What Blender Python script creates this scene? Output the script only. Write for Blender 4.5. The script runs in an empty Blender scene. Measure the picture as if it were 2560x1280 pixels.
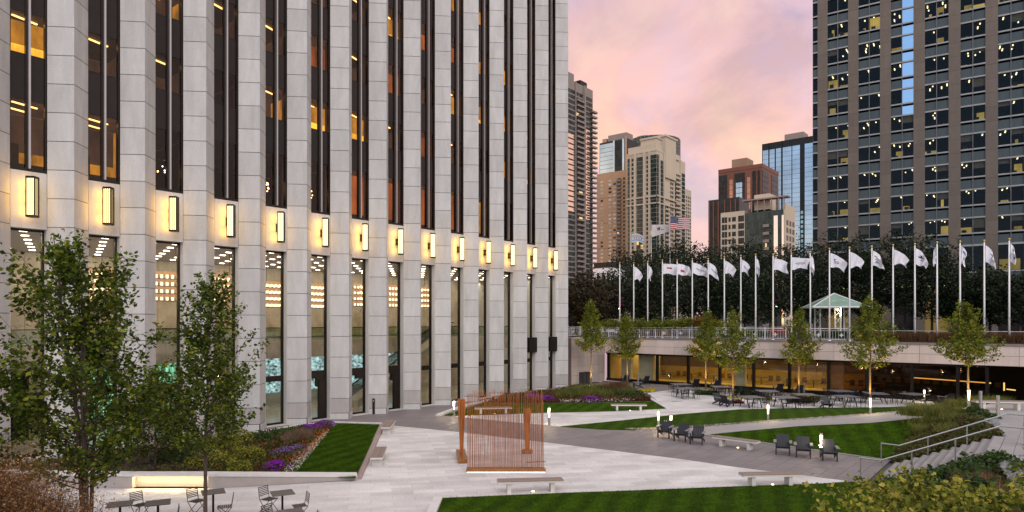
import bpy, bmesh, math, random
import numpy as np
from mathutils import Vector, Matrix
random.seed(7); rng = np.random.default_rng(11)
R = math.radians
sc = bpy.context.scene
COL = sc.collection

# ------------------------------------------------------------------ camera
FPX, HX, HY, CAMZ = 1661.0, 1280.0, 804.0, 6.18
cam = bpy.data.cameras.new('camera'); camo = bpy.data.objects.new('camera', cam); COL.objects.link(camo)
camo.location = (0, 0, CAMZ); camo.rotation_euler = (R(90), 0, 0)
cam.sensor_width = 36; cam.lens = FPX / 2560 * 36
cam.shift_y = (HY - 640) / 2560; cam.clip_start = .1; cam.clip_end = 6000
sc.camera = camo
sc.view_settings.view_transform = 'Standard'; sc.view_settings.look = 'None'
sc.view_settings.exposure = 0.22; sc.view_settings.gamma = 1
try: sc.view_settings.use_curve_mapping = False
except Exception: pass
sc.cycles.use_denoising = True
sc.cycles.max_bounces = 7; sc.cycles.transparent_max_bounces = 12
sc.cycles.diffuse_bounces = 3; sc.cycles.glossy_bounces = 3
sc.cycles.sample_clamp_indirect = 4; sc.cycles.caustics_reflective = False; sc.cycles.caustics_refractive = False

# ------------------------------------------------------------------ sky
SUN_EL, SUN_AZ = 5, 250
w = bpy.data.worlds.new('World'); sc.world = w; w.use_nodes = True
nt = w.node_tree; nt.nodes.clear(); N = nt.nodes.new; L = nt.links.new
def rampset(r, stops):
    e = r.color_ramp.elements
    while len(e) > 1: e.remove(e[-1])
    e[0].position = stops[0][0]; e[0].color = (*stops[0][1], 1)
    for p, c in stops[1:]:
        x = e.new(p); x.color = (*c, 1)
def mixc(nt_, a, b, f, blend='MIX'):
    m = nt_.nodes.new('ShaderNodeMix'); m.data_type = 'RGBA'; m.blend_type = blend
    for sock, v in ((m.inputs[6], a), (m.inputs[7], b), (m.inputs[0], f)):
        if hasattr(v, 'links'): nt_.links.new(v, sock)
        elif isinstance(v, (int, float)): sock.default_value = v
        else: sock.default_value = (*v, 1)
    return m.outputs[2]
tc = N('ShaderNodeTexCoord')
mp = N('ShaderNodeMapping'); mp.inputs['Scale'].default_value = (1, 1, 1.25); mp.inputs['Location'].default_value = (2.61, 4.03, 4.8)
L(tc.outputs['Generated'], mp.inputs[0])
n1 = N('ShaderNodeTexNoise'); n1.inputs['Scale'].default_value = 3.4; n1.inputs['Detail'].default_value = 6; n1.inputs['Roughness'].default_value = .56; n1.inputs['Distortion'].default_value = .35
L(mp.outputs[0], n1.inputs['Vector'])
n2 = N('ShaderNodeTexNoise'); n2.inputs['Scale'].default_value = 5.5; n2.inputs['Detail'].default_value = 7; n2.inputs['Roughness'].default_value = .58; n2.inputs['Distortion'].default_value = .5
L(mp.outputs[0], n2.inputs['Vector'])
r1 = N('ShaderNodeValToRGB'); rampset(r1, [(.36, (.56, .46, .66)), (.43, (.74, .53, .62)), (.48, (1.02, .61, .62)), (.54, (1.12, .60, .47)), (.63, (1.20, .74, .46))])
L(n1.outputs[0], r1.inputs[0])
r2 = N('ShaderNodeValToRGB'); rampset(r2, [(.38, (.74, .76, .86)), (.50, (.98, .97, .98)), (.60, (1.14, 1.10, 1.04))])
L(n2.outputs[0], r2.inputs[0])
pink = mixc(nt, r1.outputs[0], r2.outputs[0], .8, 'MULTIPLY')
sep = N('ShaderNodeSeparateXYZ'); L(tc.outputs['Generated'], sep.inputs[0])
# low band near the horizon: darker mauve, higher: lavender, overhead: pale blue-grey
rl = N('ShaderNodeValToRGB'); rampset(rl, [(.0, (.62, .42, .50)), (.10, (.80, .48, .52)), (.2, (.98, .60, .56))])
L(sep.outputs[2], rl.inputs[0])
rz = N('ShaderNodeMapRange'); rz.inputs[1].default_value = .03; rz.inputs[2].default_value = .22; rz.clamp = True; L(sep.outputs[2], rz.inputs[0])
rlm = mixc(nt, rl.outputs[0], pink, rz.outputs[0])
lv = N('ShaderNodeMapRange'); lv.inputs[1].default_value = .24; lv.inputs[2].default_value = .46; lv.inputs[4].default_value = .62; lv.clamp = True; L(sep.outputs[2], lv.inputs[0])
rlm = mixc(nt, rlm, mixc(nt, (.66, .50, .64), r2.outputs[0], 1.0, 'MULTIPLY'), lv.outputs[0])
up = N('ShaderNodeMapRange'); up.inputs[1].default_value = .44; up.inputs[2].default_value = .72; up.clamp = True; L(sep.outputs[2], up.inputs[0])
hi = mixc(nt, (1.27, 1.21, 1.22), r2.outputs[0], 1.0, 'MULTIPLY')
s1 = mixc(nt, rlm, hi, up.outputs[0])
bk = N('ShaderNodeMapRange'); bk.inputs[1].default_value = .35; bk.inputs[2].default_value = -.45; bk.clamp = True; L(sep.outputs[1], bk.inputs[0])
s1b = mixc(nt, s1, mixc(nt, (1.18, 1.05, 1.01), r2.outputs[0], 1.0, 'MULTIPLY'), bk.outputs[0])
# a clear blue gap in the clouds low behind the camera
dt = N('ShaderNodeVectorMath'); dt.operation = 'DOT_PRODUCT'; dt.inputs[1].default_value = Vector((-.52, -.80, .30)).normalized(); L(tc.outputs['Generated'], dt.inputs[0])
bl = N('ShaderNodeMapRange'); bl.inputs[1].default_value = .80; bl.inputs[2].default_value = .95; bl.clamp = True; L(dt.outputs['Value'], bl.inputs[0])
s2 = mixc(nt, s1b, (.34, .62, 1.05), bl.outputs[0])
sky = N('ShaderNodeTexSky'); sky.sky_type = 'NISHITA'; sky.sun_disc = False
sky.sun_elevation = R(SUN_EL); sky.sun_rotation = R(SUN_AZ)
bg1 = N('ShaderNodeBackground'); bg1.inputs[1].default_value = .05; L(sky.outputs[0], bg1.inputs[0])
bg2 = N('ShaderNodeBackground'); bg2.inputs[1].default_value = .74; L(s2, bg2.inputs[0])
ad = N('ShaderNodeAddShader'); L(bg1.outputs[0], ad.inputs[0]); L(bg2.outputs[0], ad.inputs[1])
wo = N('ShaderNodeOutputWorld'); L(ad.outputs[0], wo.inputs[0])
# ------------------------------------------------------------------ sun (dusk: weak and very soft)
sl = bpy.data.lights.new('sun', 'SUN'); sl.energy = 1.35; sl.angle = R(45); sl.color = (1, .93, .90)
so = bpy.data.objects.new('sun', sl); COL.objects.link(so)
sd = Vector((.18, -.80, .52)).normalized()
so.rotation_euler = sd.to_track_quat('Z', 'Y').to_euler()

# ------------------------------------------------------------------ materials
def newmat(name):
    m = bpy.data.materials.new(name); m.use_nodes = True
    t = m.node_tree; t.nodes.clear()
    o = t.nodes.new('ShaderNodeOutputMaterial'); return m, t, o
def noise(t, vec, scale, detail=3, rough=.55, dist=0):
    n = t.nodes.new('ShaderNodeTexNoise'); n.inputs['Scale'].default_value = scale; n.inputs['Detail'].default_value = detail
    n.inputs['Roughness'].default_value = rough; n.inputs['Distortion'].default_value = dist
    if vec is not None: t.links.new(vec, n.inputs['Vector'])
    return n.outputs[0]
def mrange(t, v, a, b, c, d):
    n = t.nodes.new('ShaderNodeMapRange'); n.clamp = True
    for i, x in enumerate((a, b, c, d)): n.inputs[i + 1].default_value = x
    t.links.new(v, n.inputs[0]); return n.outputs[0]
def rnd01(t):
    g = t.nodes.new('ShaderNodeNewGeometry'); o = t.nodes.new('ShaderNodeObjectInfo')
    a = t.nodes.new('ShaderNodeMath'); a.operation = 'ADD'; t.links.new(g.outputs['Random Per Island'], a.inputs[0]); t.links.new(o.outputs['Random'], a.inputs[1])
    f = t.nodes.new('ShaderNodeMath'); f.operation = 'FRACT'; t.links.new(a.outputs[0], f.inputs[0]); return f.outputs[0]
def M(name, col, rough=.6, metal=0, var=.12, vs=1.5, bump=0, bs=25, emit=None, es=0, isl=0, stretch=(1, 1, 1), col2=None, fine=0, fs=60, spec=.4, ramp=None):
    m, t, o = newmat(name)
    g = t.nodes.new('ShaderNodeNewGeometry'); mp_ = t.nodes.new('ShaderNodeMapping'); mp_.inputs['Scale'].default_value = stretch
    t.links.new(g.outputs['Position'], mp_.inputs[0]); v = mp_.outputs[0]
    n = noise(t, v, vs, 5, .6)
    c1 = tuple(max(0, x * (1 - var)) for x in col); c2 = col2 or tuple(min(1, x * (1 + var)) for x in col)
    c = mixc(t, c1, c2, mrange(t, n, .3, .7, 0, 1))
    if fine:
        nf = noise(t, v, fs, 2, .7)
        f = mrange(t, nf, .35, .65, 1 - fine, 1 + fine)
        hs = t.nodes.new('ShaderNodeHueSaturation'); t.links.new(c, hs.inputs['Color']); t.links.new(f, hs.inputs['Value']); c = hs.outputs[0]
    if isl:
        f = mrange(t, rnd01(t), 0, 1, 1 - isl, 1 + isl)
        hs = t.nodes.new('ShaderNodeHueSaturation'); t.links.new(c, hs.inputs['Color']); t.links.new(f, hs.inputs['Value']); c = hs.outputs[0]
    if ramp:
        rr = t.nodes.new('ShaderNodeValToRGB'); rampset(rr, ramp); t.links.new(rnd01(t), rr.inputs[0])
        c = mixc(t, c, rr.outputs[0], .85)
    b = t.nodes.new('ShaderNodeBsdfPrincipled')
    t.links.new(c, b.inputs['Base Color']); b.inputs['Metallic'].default_value = metal; b.inputs['Specular IOR Level'].default_value = spec
    t.links.new(mrange(t, n, .3, .7, rough * .85, min(1, rough * 1.15)), b.inputs['Roughness'])
    if bump:
        bn = noise(t, v, bs, 4, .6); bp = t.nodes.new('ShaderNodeBump'); bp.inputs['Strength'].default_value = bump; bp.inputs['Distance'].default_value = .02
        t.links.new(bn, bp.inputs['Height']); t.links.new(bp.outputs[0], b.inputs['Normal'])
    if emit: b.inputs['Emission Color'].default_value = (*emit, 1); b.inputs['Emission Strength'].default_value = es
    t.links.new(b.outputs[0], o.inputs[0]); return m
def EM(name, col, st, var=0, vs=1.5, stretch=(1, 1, 1), island=0):
    m, t, o = newmat(name)
    e = t.nodes.new('ShaderNodeEmission'); e.inputs[0].default_value = (*col, 1); e.inputs[1].default_value = st
    if var or island:
        g = t.nodes.new('ShaderNodeNewGeometry'); mp_ = t.nodes.new('ShaderNodeMapping'); mp_.inputs['Scale'].default_value = stretch
        t.links.new(g.outputs['Position'], mp_.inputs[0])
        f = mrange(t, noise(t, mp_.outputs[0], vs, 4, .6), .35, .65, st * (1 - var), st * (1 + var))
        if island:
            a = t.nodes.new('ShaderNodeMath'); a.operation = 'MULTIPLY'; t.links.new(f, a.inputs[0]); t.links.new(mrange(t, rnd01(t), 0, 1, 1 - island, 1 + island), a.inputs[1]); f = a.outputs[0]
        t.links.new(f, e.inputs[1])
    t.links.new(e.outputs[0], o.inputs[0]); return m
def GLASS(name, tint, trans=.8, rough=.02, gcol=(.9, .9, .9), base=.04, wav=0):
    m, t, o = newmat(name)
    tr = t.nodes.new('ShaderNodeBsdfTransparent'); tr.inputs[0].default_value = (*[x * trans for x in tint], 1)
    gl = t.nodes.new('ShaderNodeBsdfGlossy'); gl.inputs['Roughness'].default_value = rough; gl.inputs[0].default_value = (*gcol, 1)
    if wav:
        g = t.nodes.new('ShaderNodeNewGeometry'); bn = noise(t, g.outputs['Position'], .5, 2, .5); bp = t.nodes.new('ShaderNodeBump'); bp.inputs['Strength'].default_value = wav; bp.inputs['Distance'].default_value = .1
        t.links.new(bn, bp.inputs['Height']); t.links.new(bp.outputs[0], gl.inputs['Normal'])
    lw = t.nodes.new('ShaderNodeFresnel'); gb = t.nodes.new('ShaderNodeNewGeometry')
    t.links.new(mrange(t, gb.outputs['Backfacing'], 0, 1, 1.45, 1 / 1.45), lw.inputs[0])
    a = t.nodes.new('ShaderNodeMath'); a.operation = 'ADD'; a.use_clamp = True; a.inputs[1].default_value = base; t.links.new(lw.outputs[0], a.inputs[0])
    mx = t.nodes.new('ShaderNodeMixShader'); t.links.new(a.outputs[0], mx.inputs[0]); t.links.new(tr.outputs[0], mx.inputs[1]); t.links.new(gl.outputs[0], mx.inputs[2])
    t.links.new(mx.outputs[0], o.inputs[0]); return m
def LEAF(name, stops, trans=.35, rough=.55):
    m, t, o = newmat(name)
    g = t.nodes.new('ShaderNodeNewGeometry'); rr = t.nodes.new('ShaderNodeValToRGB'); rampset(rr, stops)
    t.links.new(g.outputs['Random Per Island'], rr.inputs[0])
    f = mrange(t, noise(t, g.outputs['Position'], 1.3, 3), .3, .7, .65, 1.35)
    hs = t.nodes.new('ShaderNodeHueSaturation'); t.links.new(rr.outputs[0], hs.inputs['Color']); t.links.new(f, hs.inputs['Value'])
    b = t.nodes.new('ShaderNodeBsdfPrincipled'); t.links.new(hs.outputs[0], b.inputs['Base Color']); b.inputs['Roughness'].default_value = rough; b.inputs['Specular IOR Level'].default_value = .25
    tl = t.nodes.new('ShaderNodeBsdfTranslucent'); t.links.new(hs.outputs[0], tl.inputs[0])
    mx = t.nodes.new('ShaderNodeMixShader'); mx.inputs[0].default_value = trans
    t.links.new(b.outputs[0], mx.inputs[1]); t.links.new(tl.outputs[0], mx.inputs[2]); t.links.new(mx.outputs[0], o.inputs[0]); return m
def STONE(name, col, speck=.10, stain=.10, isl=.05):
    m, t, o = newmat(name)
    g = t.nodes.new('ShaderNodeNewGeometry'); P = g.outputs['Position']
    mp_ = t.nodes.new('ShaderNodeMapping'); mp_.inputs['Scale'].default_value = (1.6, 1.6, .35); t.links.new(P, mp_.inputs[0])
    c = mixc(t, tuple(x * (1 - stain) for x in col), tuple(x * (1 + stain) for x in col), mrange(t, noise(t, mp_.outputs[0], 1.1, 6, .62, .4), .3, .7, 0, 1))
    c = mixc(t, c, tuple(x * .8 for x in (col[0], col[1] * .98, col[2] * .95)), mrange(t, noise(t, P, .9, 5, .7), .52, .75, 0, .35))
    def hv(c, f):
        hs = t.nodes.new('ShaderNodeHueSaturation'); t.links.new(c, hs.inputs['Color']); t.links.new(f, hs.inputs['Value']); return hs.outputs[0]
    c = hv(c, mrange(t, noise(t, P, 26, 3, .8), .33, .67, 1 - speck, 1 + speck))
    c = hv(c, mrange(t, rnd01(t), 0, 1, 1 - isl, 1 + isl))
    b = t.nodes.new('ShaderNodeBsdfPrincipled'); t.links.new(c, b.inputs['Base Color']); b.inputs['Roughness'].default_value = .75; b.inputs['Specular IOR Level'].default_value = .3
    bp = t.nodes.new('ShaderNodeBump'); bp.inputs['Strength'].default_value = .5; bp.inputs['Distance'].default_value = .01
    t.links.new(noise(t, P, 35, 4, .7), bp.inputs['Height']); t.links.new(bp.outputs[0], b.inputs['Normal'])
    t.links.new(b.outputs[0], o.inputs[0]); return m
def GRASS(name, c1, c2, ang):
    m, t, o = newmat(name)
    g = t.nodes.new('ShaderNodeNewGeometry'); P = g.outputs['Position']
    mp_ = t.nodes.new('ShaderNodeMapping'); mp_.inputs['Rotation'].default_value = (0, 0, ang); t.links.new(P, mp_.inputs[0])
    wv = t.nodes.new('ShaderNodeTexWave'); wv.inputs['Scale'].default_value = .35; wv.inputs['Distortion'].default_value = .6; wv.inputs['Detail'].default_value = 2; t.links.new(mp_.outputs[0], wv.inputs['Vector'])
    c = mixc(t, c1, c2, mrange(t, noise(t, P, 9, 5, .7), .3, .7, 0, 1))
    def hv(c, f):
        hs = t.nodes.new('ShaderNodeHueSaturation'); t.links.new(c, hs.inputs['Color']); t.links.new(f, hs.inputs['Value']); return hs.outputs[0]
    c = hv(c, mrange(t, wv.outputs['Fac'], .2, .8, .84, 1.16)); c = hv(c, mrange(t, noise(t, P, 1.6, 6, .7), .3, .7, .62, 1.35))
    c = hv(c, mrange(t, rnd01(t), 0, 1, .7, 1.35))
    b = t.nodes.new('ShaderNodeBsdfPrincipled'); t.links.new(c, b.inputs['Base Color']); b.inputs['Roughness'].default_value = .9; b.inputs['Specular IOR Level'].default_value = .1
    bp = t.nodes.new('ShaderNodeBump'); bp.inputs['Strength'].default_value = .9; bp.inputs['Distance'].default_value = .04
    t.links.new(noise(t, P, 40, 3, .8), bp.inputs['Height']); t.links.new(bp.outputs[0], b.inputs['Normal'])
    t.links.new(b.outputs[0], o.inputs[0]); return m

m_stone = STONE('white_granite', (.50, .488, .478), .11, .12, .08)
m_joint = M('stone_joint', (.12, .115, .11), .9)
m_plinth = STONE('granite_plinth', (.50, .49, .48), .06)
m_lowstone = STONE('weathered_granite', (.40, .375, .36), .14)
m_bronze = M('dark_bronze', (.022, .017, .015), .35, .6, .1)
m_silver = M('brushed_aluminium', (.42, .40, .40), .38, .8, .05)
m_spandrel = M('spandrel_glass', (.020, .014, .012), .12, 0, .15, spec=.22)
m_winglass = GLASS('bronze_tinted_glass', (.80, .68, .58), 1.0, .03, (.55, .48, .44), base=.0)
m_lobbyglass = GLASS('clear_glass', (.93, .95, .93), .97, .01, base=0)
m_tan = STONE('beige_granite', (.138, .113, .094), .06, .08, .06)
m_tanband = STONE('beige_joint', (.10, .075, .065), .06)
m_greysill = M('pale_metal_sill', (.30, .29, .27), .45, .3)
m_greyband = M('grey_metal_sill', (.19, .17, .165), .45, .3)
m_spand2 = M('grey_green_spandrel', (.060, .074, .074), .3, 0, .2, vs=3, stretch=(8, 8, .2), spec=.35)
m_glass2 = GLASS('office_glass', (.80, .80, .76), 1.0, .06, (.35, .34, .34), base=.0)
m_mirror = M('sky_mirror_glass', (.62, .70, .80), .02, 1.0, .03)
m_wpave = M('white_paving', (.60, .575, .565), .7, 0, .15, .5, bump=.15, isl=.12, fine=.09, fs=9, stretch=(1, 2, 1))
m_wjoint = M('white_paving_joint', (.36, .34, .335), .9)
m_gpave = M('grey_paving', (.20, .177, .178), .62, 0, .12, .8, bump=.15, isl=.09, fine=.08, fs=25)
m_gjoint = M('grey_paving_joint', (.10, .09, .09), .9)
m_path = M('path_concrete', (.30, .285, .28), .8, 0, .12, 1.2, bump=.2, fine=.06, isl=.05)
m_curb = M('white_kerb', (.62, .60, .585), .7, 0, .08, 3, fine=.05)
m_pinkcurb = M('rosy_kerb', (.33, .25, .235), .8, 0, .12, 4, fine=.1)
m_grass = GRASS('lawn_green', (.024, .060, .001), (.058, .112, .002), R(20))
m_soil = M('mulch', (.045, .022, .016), .95, 0, .35, 6, bump=.8, bs=40)
m_conc = M('bench_concrete', (.60, .575, .53), .75, 0, .07, 5, bump=.15)
m_benchwood = M('bench_slat', (.27, .20, .17), .6, 0, .15, 8, stretch=(1, 6, 1), isl=.12)
m_charcoal = M('charcoal_plastic', (.020, .020, .026), .5, 0, .1, isl=.12)
m_armtop = M('grey_armrest', (.22, .21, .23), .45, 0, .1)
m_tabletop = M('grey_table_top', (.15, .15, .17), .45, 0, .1, isl=.1)
m_black = M('black_metal', (.012, .012, .014), .4, .5)
m_bistro = M('bistro_steel', (.060, .052, .052), .45, .3)
m_steel = M('stainless_steel', (.50, .48, .47), .3, .9, .08)
m_lampglow = EM('lamp_tube_glow', (1, .74, .34), 3.0)
m_lampcore = EM('lamp_tube_bright', (1, .82, .45), 9)
m_bollglow = EM('bollard_glow', (1, .80, .50), 6)
m_copper = M('copper_rod', (.52, .20, .085), .4, .75, .25, 3)
m_copper2 = M('copper_block', (.48, .16, .045), .45, .3, .25, 2, stretch=(6, 6, .5))
m_copbase = M('bronze_base', (.34, .15, .055), .4, .6, .2, 4)
m_bark = M('bark', (.075, .052, .042), .9, 0, .3, 12, bump=.6, stretch=(3, 3, .6))
m_barkl = M('pale_bark', (.16, .115, .075), .9, 0, .3, 12, bump=.6, stretch=(3, 3, .6))
m_white = M('white_paint', (.78, .77, .77), .45, 0, .03)
m_gold = M('gold_finial', (.55, .38, .14), .3, .9)
m_marble = M('cream_marble', (.42, .35, .26), .35, 0, .22, .9, col2=(.60, .52, .40), stretch=(1, 1, .7), fine=.05, fs=6)
m_ceil = M('lobby_ceiling', (.34, .28, .25), .6, 0, .1, .8, stretch=(.3, 4, 1))
m_lobfloor = M('lobby_floor', (.42, .36, .29), .2, 0, .1)
m_down = EM('downlight', (1, .86, .68), 9)
m_screen = EM('screen_blue', (.50, .74, .76), .62, .98, 3.5, (1, 1, 1.3))
m_screeng = EM('screen_green', (.30, .80, .50), .7, .95, 5, (2, 2, .35))
m_chand = EM('chandelier_glow', (1, .68, .36), 3.0)
m_amb = M('chandelier_amber', (.40, .20, .10), .3, 0, .2, emit=(1, .5, .22), es=.35)
m_room = {
 'k': M('room_dark', (.02, .017, .016), .8),
 'b': EM('room_dim_brown', (.060, .036, .026), 1, .5, 1.0, (1, 1, .4)),
 'o': EM('room_orange', (.34, .105, .025), 1, .75, .9, (1, 1, .25)),
 'a': EM('room_amber', (.95, .50, .05), .62, .55, .9, (1, 1, .5)),
 'y': EM('room_yellow', (1.5, .92, .10), .95, .8, .9, (1, 1, .4)),
 'l': EM('room_light_strip', (1, .74, .30), 4),
 'd': M('room_ceiling_dark', (.045, .035, .03), .7)}
m_offroom = M('office_dark', (.03, .028, .026), .9)
m_offyel = EM('office_lit_wall', (.36, .26, .065), 1.05, .35, .4, island=.45)
m_offlamp = EM('office_lamp', (1, .83, .50), 3.5)

# ------------------------------------------------------------------ helpers
def G(u, v, z=0.0):
    """a point of the ground, from its place in the photograph and its height"""
    d = (CAMZ - z) * FPX / (v - HY); return Vector(((u - HX) / FPX * d, d, z))
def AT(u, v, d): return Vector(((u - HX) / FPX * d, d, CAMZ + (HY - v) / FPX * d))
def proj(p):
    if p[1] < .5: return None
    return HX + FPX * p[0] / p[1], HY - FPX * (p[2] - CAMZ) / p[1]
class MB:
    def __init__(s, T=None): s.v = []; s.f = []; s.m = []; s.T = T
    def add(s, vs, fs, mi=0):
        b = len(s.v)
        s.v += [tuple(s.T @ Vector(p)) for p in vs] if s.T else [tuple(p) for p in vs]
        s.f += [tuple(b + i for i in f) for f in fs]; s.m += [mi] * len(fs)
    def box(s, c, d, rz=0, mi=0, rx=0, ry=0):
        h = [x / 2 for x in d]; ma = Matrix.Translation(c)
        if rz or rx or ry: ma = ma @ Matrix.Rotation(rz, 4, 'Z') @ Matrix.Rotation(ry, 4, 'Y') @ Matrix.Rotation(rx, 4, 'X')
        vs = [ma @ Vector((x * h[0], y * h[1], z * h[2])) for z in (-1, 1) for y in (-1, 1) for x in (-1, 1)]
        s.add(vs, [(0, 2, 3, 1), (4, 5, 7, 6), (0, 1, 5, 4), (2, 6, 7, 3), (0, 4, 6, 2), (1, 3, 7, 5)], mi); return s
    def bx(s, x0, x1, y0, y1, z0, z1, mi=0): return s.box(((x0 + x1) / 2, (y0 + y1) / 2, (z0 + z1) / 2), (abs(x1 - x0), abs(y1 - y0), abs(z1 - z0)), 0, mi)
    def prism(s, poly, z0, z1, mi=0):
        n = len(poly); s.add([(p[0], p[1], z0) for p in poly] + [(p[0], p[1], z1) for p in poly],
            [tuple(range(n))[::-1], tuple(range(n, 2 * n))] + [(i, (i + 1) % n, n + (i + 1) % n, n + i) for i in range(n)], mi); return s
    def quad(s, a, b, c, d, mi=0): s.add([a, b, c, d], [(0, 1, 2, 3)], mi); return s
    def tube(s, p, q, r0, r1=None, n=8, mi=0, caps=True):
        p = Vector(p); q = Vector(q); r1 = r0 if r1 is None else r1; ax = (q - p)
        if ax.length < 1e-6: return s
        ax.normalize(); u = ax.orthogonal().normalized(); w_ = ax.cross(u)
        vs = []
        for c, r in ((p, r0), (q, r1)):
            for i in range(n):
                a = 2 * math.pi * i / n; vs.append(c + (u * math.cos(a) + w_ * math.sin(a)) * r)
        fs = [(i, (i + 1) % n, n + (i + 1) % n, n + i) for i in range(n)]
        if caps: fs += [tuple(range(n))[::-1], tuple(range(n, 2 * n))]
        s.add(vs, fs, mi); return s
    def path(s, pts, r0, r1=None, n=6, mi=0):
        r1 = r0 if r1 is None else r1; k = len(pts) - 1
        for i in range(k): s.tube(pts[i], pts[i + 1], r0 + (r1 - r0) * i / k, r0 + (r1 - r0) * (i + 1) / k, n, mi, caps=(i == k - 1 or i == 0))
        return s
    def lathe(s, prof, c=(0, 0, 0), n=12, mi=0):
        vs = [(c[0] + r * math.cos(2 * math.pi * i / n), c[1] + r * math.sin(2 * math.pi * i / n), c[2] + z) for r, z in prof for i in range(n)]
        fs = [(j * n + i, j * n + (i + 1) % n, (j + 1) * n + (i + 1) % n, (j + 1) * n + i) for j in range(len(prof) - 1) for i in range(n)]
        fs += [tuple(range(n))[::-1], tuple(range((len(prof) - 1) * n, len(prof) * n))]
        s.add(vs, fs, mi); return s
    def ball(s, c, r, mi=0, n=6, sq=1):
        prof = [(max(.001, r * math.sin(math.pi * j / n)), -r * sq * math.cos(math.pi * j / n)) for j in range(n + 1)]
        return s.lathe(prof, c, max(6, n), mi)
    def mesh(s, name, mats):
        me = bpy.data.meshes.new(name); me.from_pydata(s.v, [], s.f)
        mats = mats if isinstance(mats, (list, tuple)) else [mats]
        for m in mats: me.materials.append(m)
        if len(mats) > 1: me.polygons.foreach_set('material_index', s.m)
        me.update(); return me
    def build(s, name, mats, parent=None, loc=None, rz=0, kind=None):
        o = bpy.data.objects.new(name, s.mesh(name, mats)); COL.objects.link(o)
        if parent: o.parent = parent
        if loc is not None: o.location = loc
        if rz: o.rotation_euler = (0, 0, rz)
        if kind: o['kind'] = kind
        return o
def tag(o, label=None, cat=None, group=None, kind=None):
    if label: o['label'] = label
    if cat: o['category'] = cat
    if group: o['group'] = group
    if kind: o['kind'] = kind
    return o
def thing(name, label, cat, loc=(0, 0, 0), rz=0, group=None):
    o = bpy.data.objects.new(name, None); COL.objects.link(o); o.location = loc; o.rotation_euler = (0, 0, rz); o.empty_display_size = .2
    return tag(o, label, cat, group)
KIDS = {}
def copy_tree(o, parent=None, loc=None, rz=None, label=None):
    c = o.copy(); COL.objects.link(c)
    if parent: c.parent = parent
    if loc is not None: c.location = loc
    if rz is not None: c.rotation_euler = (0, 0, rz)
    if label: c['label'] = label
    if o.name not in KIDS: KIDS[o.name] = list(o.children)
    for ch in KIDS[o.name]: copy_tree(ch, c)
    return c
ORD = ['first', 'second', 'third', 'fourth', 'fifth', 'sixth', 'seventh', 'eighth', 'ninth', 'tenth', 'eleventh', 'twelfth', 'thirteenth', 'fourteenth', 'fifteenth', 'sixteenth', 'seventeenth', 'eighteenth', 'nineteenth', 'twentieth', 'twenty-first', 'twenty-second', 'twenty-third', 'twenty-fourth']
def smooth(o):
    o.data.polygons.foreach_set('use_smooth', [True] * len(o.data.polygons)); return o

_box_cache = {}
def vis_size(T, c, d):
    p = T @ Vector(c)
    q = proj(p)
    if q is None or not (-60 < q[0] < 2620 and -60 < q[1] < 1340): return 0
    dist = math.sqrt(p[0] ** 2 + p[1] ** 2 + (p[2] - CAMZ) ** 2)
    return sorted(d)[-1] * sorted(d)[-2] / dist ** 2
def pieces(name, items, mat, T, parent, limit=300, restname=None, parents=None):
    """alike box pieces: the largest in view are single parts, the rest one joined part. item = (centre, dims, rz[, parent index])"""
    order = sorted(range(len(items)), key=lambda i: -vis_size(T, items[i][0], items[i][1]))
    solo = set(i for i in order[:limit] if vis_size(T, items[i][0], items[i][1]) > 0)
    rest = MB()
    for i, it in enumerate(items):
        c, d, rz = it[:3]
        if i in solo:
            key = (name, tuple(round(x, 3) for x in d), mat.name)
            if key not in _box_cache: _box_cache[key] = MB().box((0, 0, 0), d).mesh(name, mat)
            o = bpy.data.objects.new(name, _box_cache[key]); COL.objects.link(o)
            o.parent = parents[it[3]] if parents else parent
            o.location = c; o.rotation_euler = (0, 0, rz)
        else: rest.box(c, d, rz)
    if rest.v:
        ro = rest.build(restname or name + 's', mat, parent); ro['kind'] = 'stuff'
def TRZ(loc, rz): return Matrix.Translation(loc) @ Matrix.Rotation(rz, 4, 'Z')

def area_pts(poly, n):
    """n random points in a polygon of Vectors (z interpolated on its triangles)"""
    from mathutils.geometry import tessellate_polygon
    tris = tessellate_polygon([poly]); P = np.array([tuple(p) for p in poly])
    A = np.array([[P[i] for i in t] for t in tris]); ar = np.abs(np.cross(A[:, 1, :2] - A[:, 0, :2], A[:, 2, :2] - A[:, 0, :2])) / 2
    idx = rng.choice(len(A), n, p=ar / ar.sum()); r = np.sqrt(rng.random(n)); s_ = rng.random(n)
    T = A[idx]; return T[:, 0] * (1 - r)[:, None] + T[:, 1] * (r * (1 - s_))[:, None] + T[:, 2] * (r * s_)[:, None]
def np_mesh(name, V, nper, mat, parent=None, kind=None):
    """V: (k*nper,3) vertices, each run of nper is one face"""
    k = len(V) // nper; me = bpy.data.meshes.new(name); me.vertices.add(len(V)); me.vertices.foreach_set('co', V.astype(np.float32).ravel())
    me.loops.add(len(V)); me.loops.foreach_set('vertex_index', np.arange(len(V), dtype=np.int32))
    me.polygons.add(k); me.polygons.foreach_set('loop_start', np.arange(k, dtype=np.int32) * nper)
    me.materials.append(mat); me.update(calc_edges=True); me.validate()
    o = bpy.data.objects.new(name, me); COL.objects.link(o)
    if parent: o.parent = parent
    if kind: o['kind'] = kind
    return o
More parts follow.
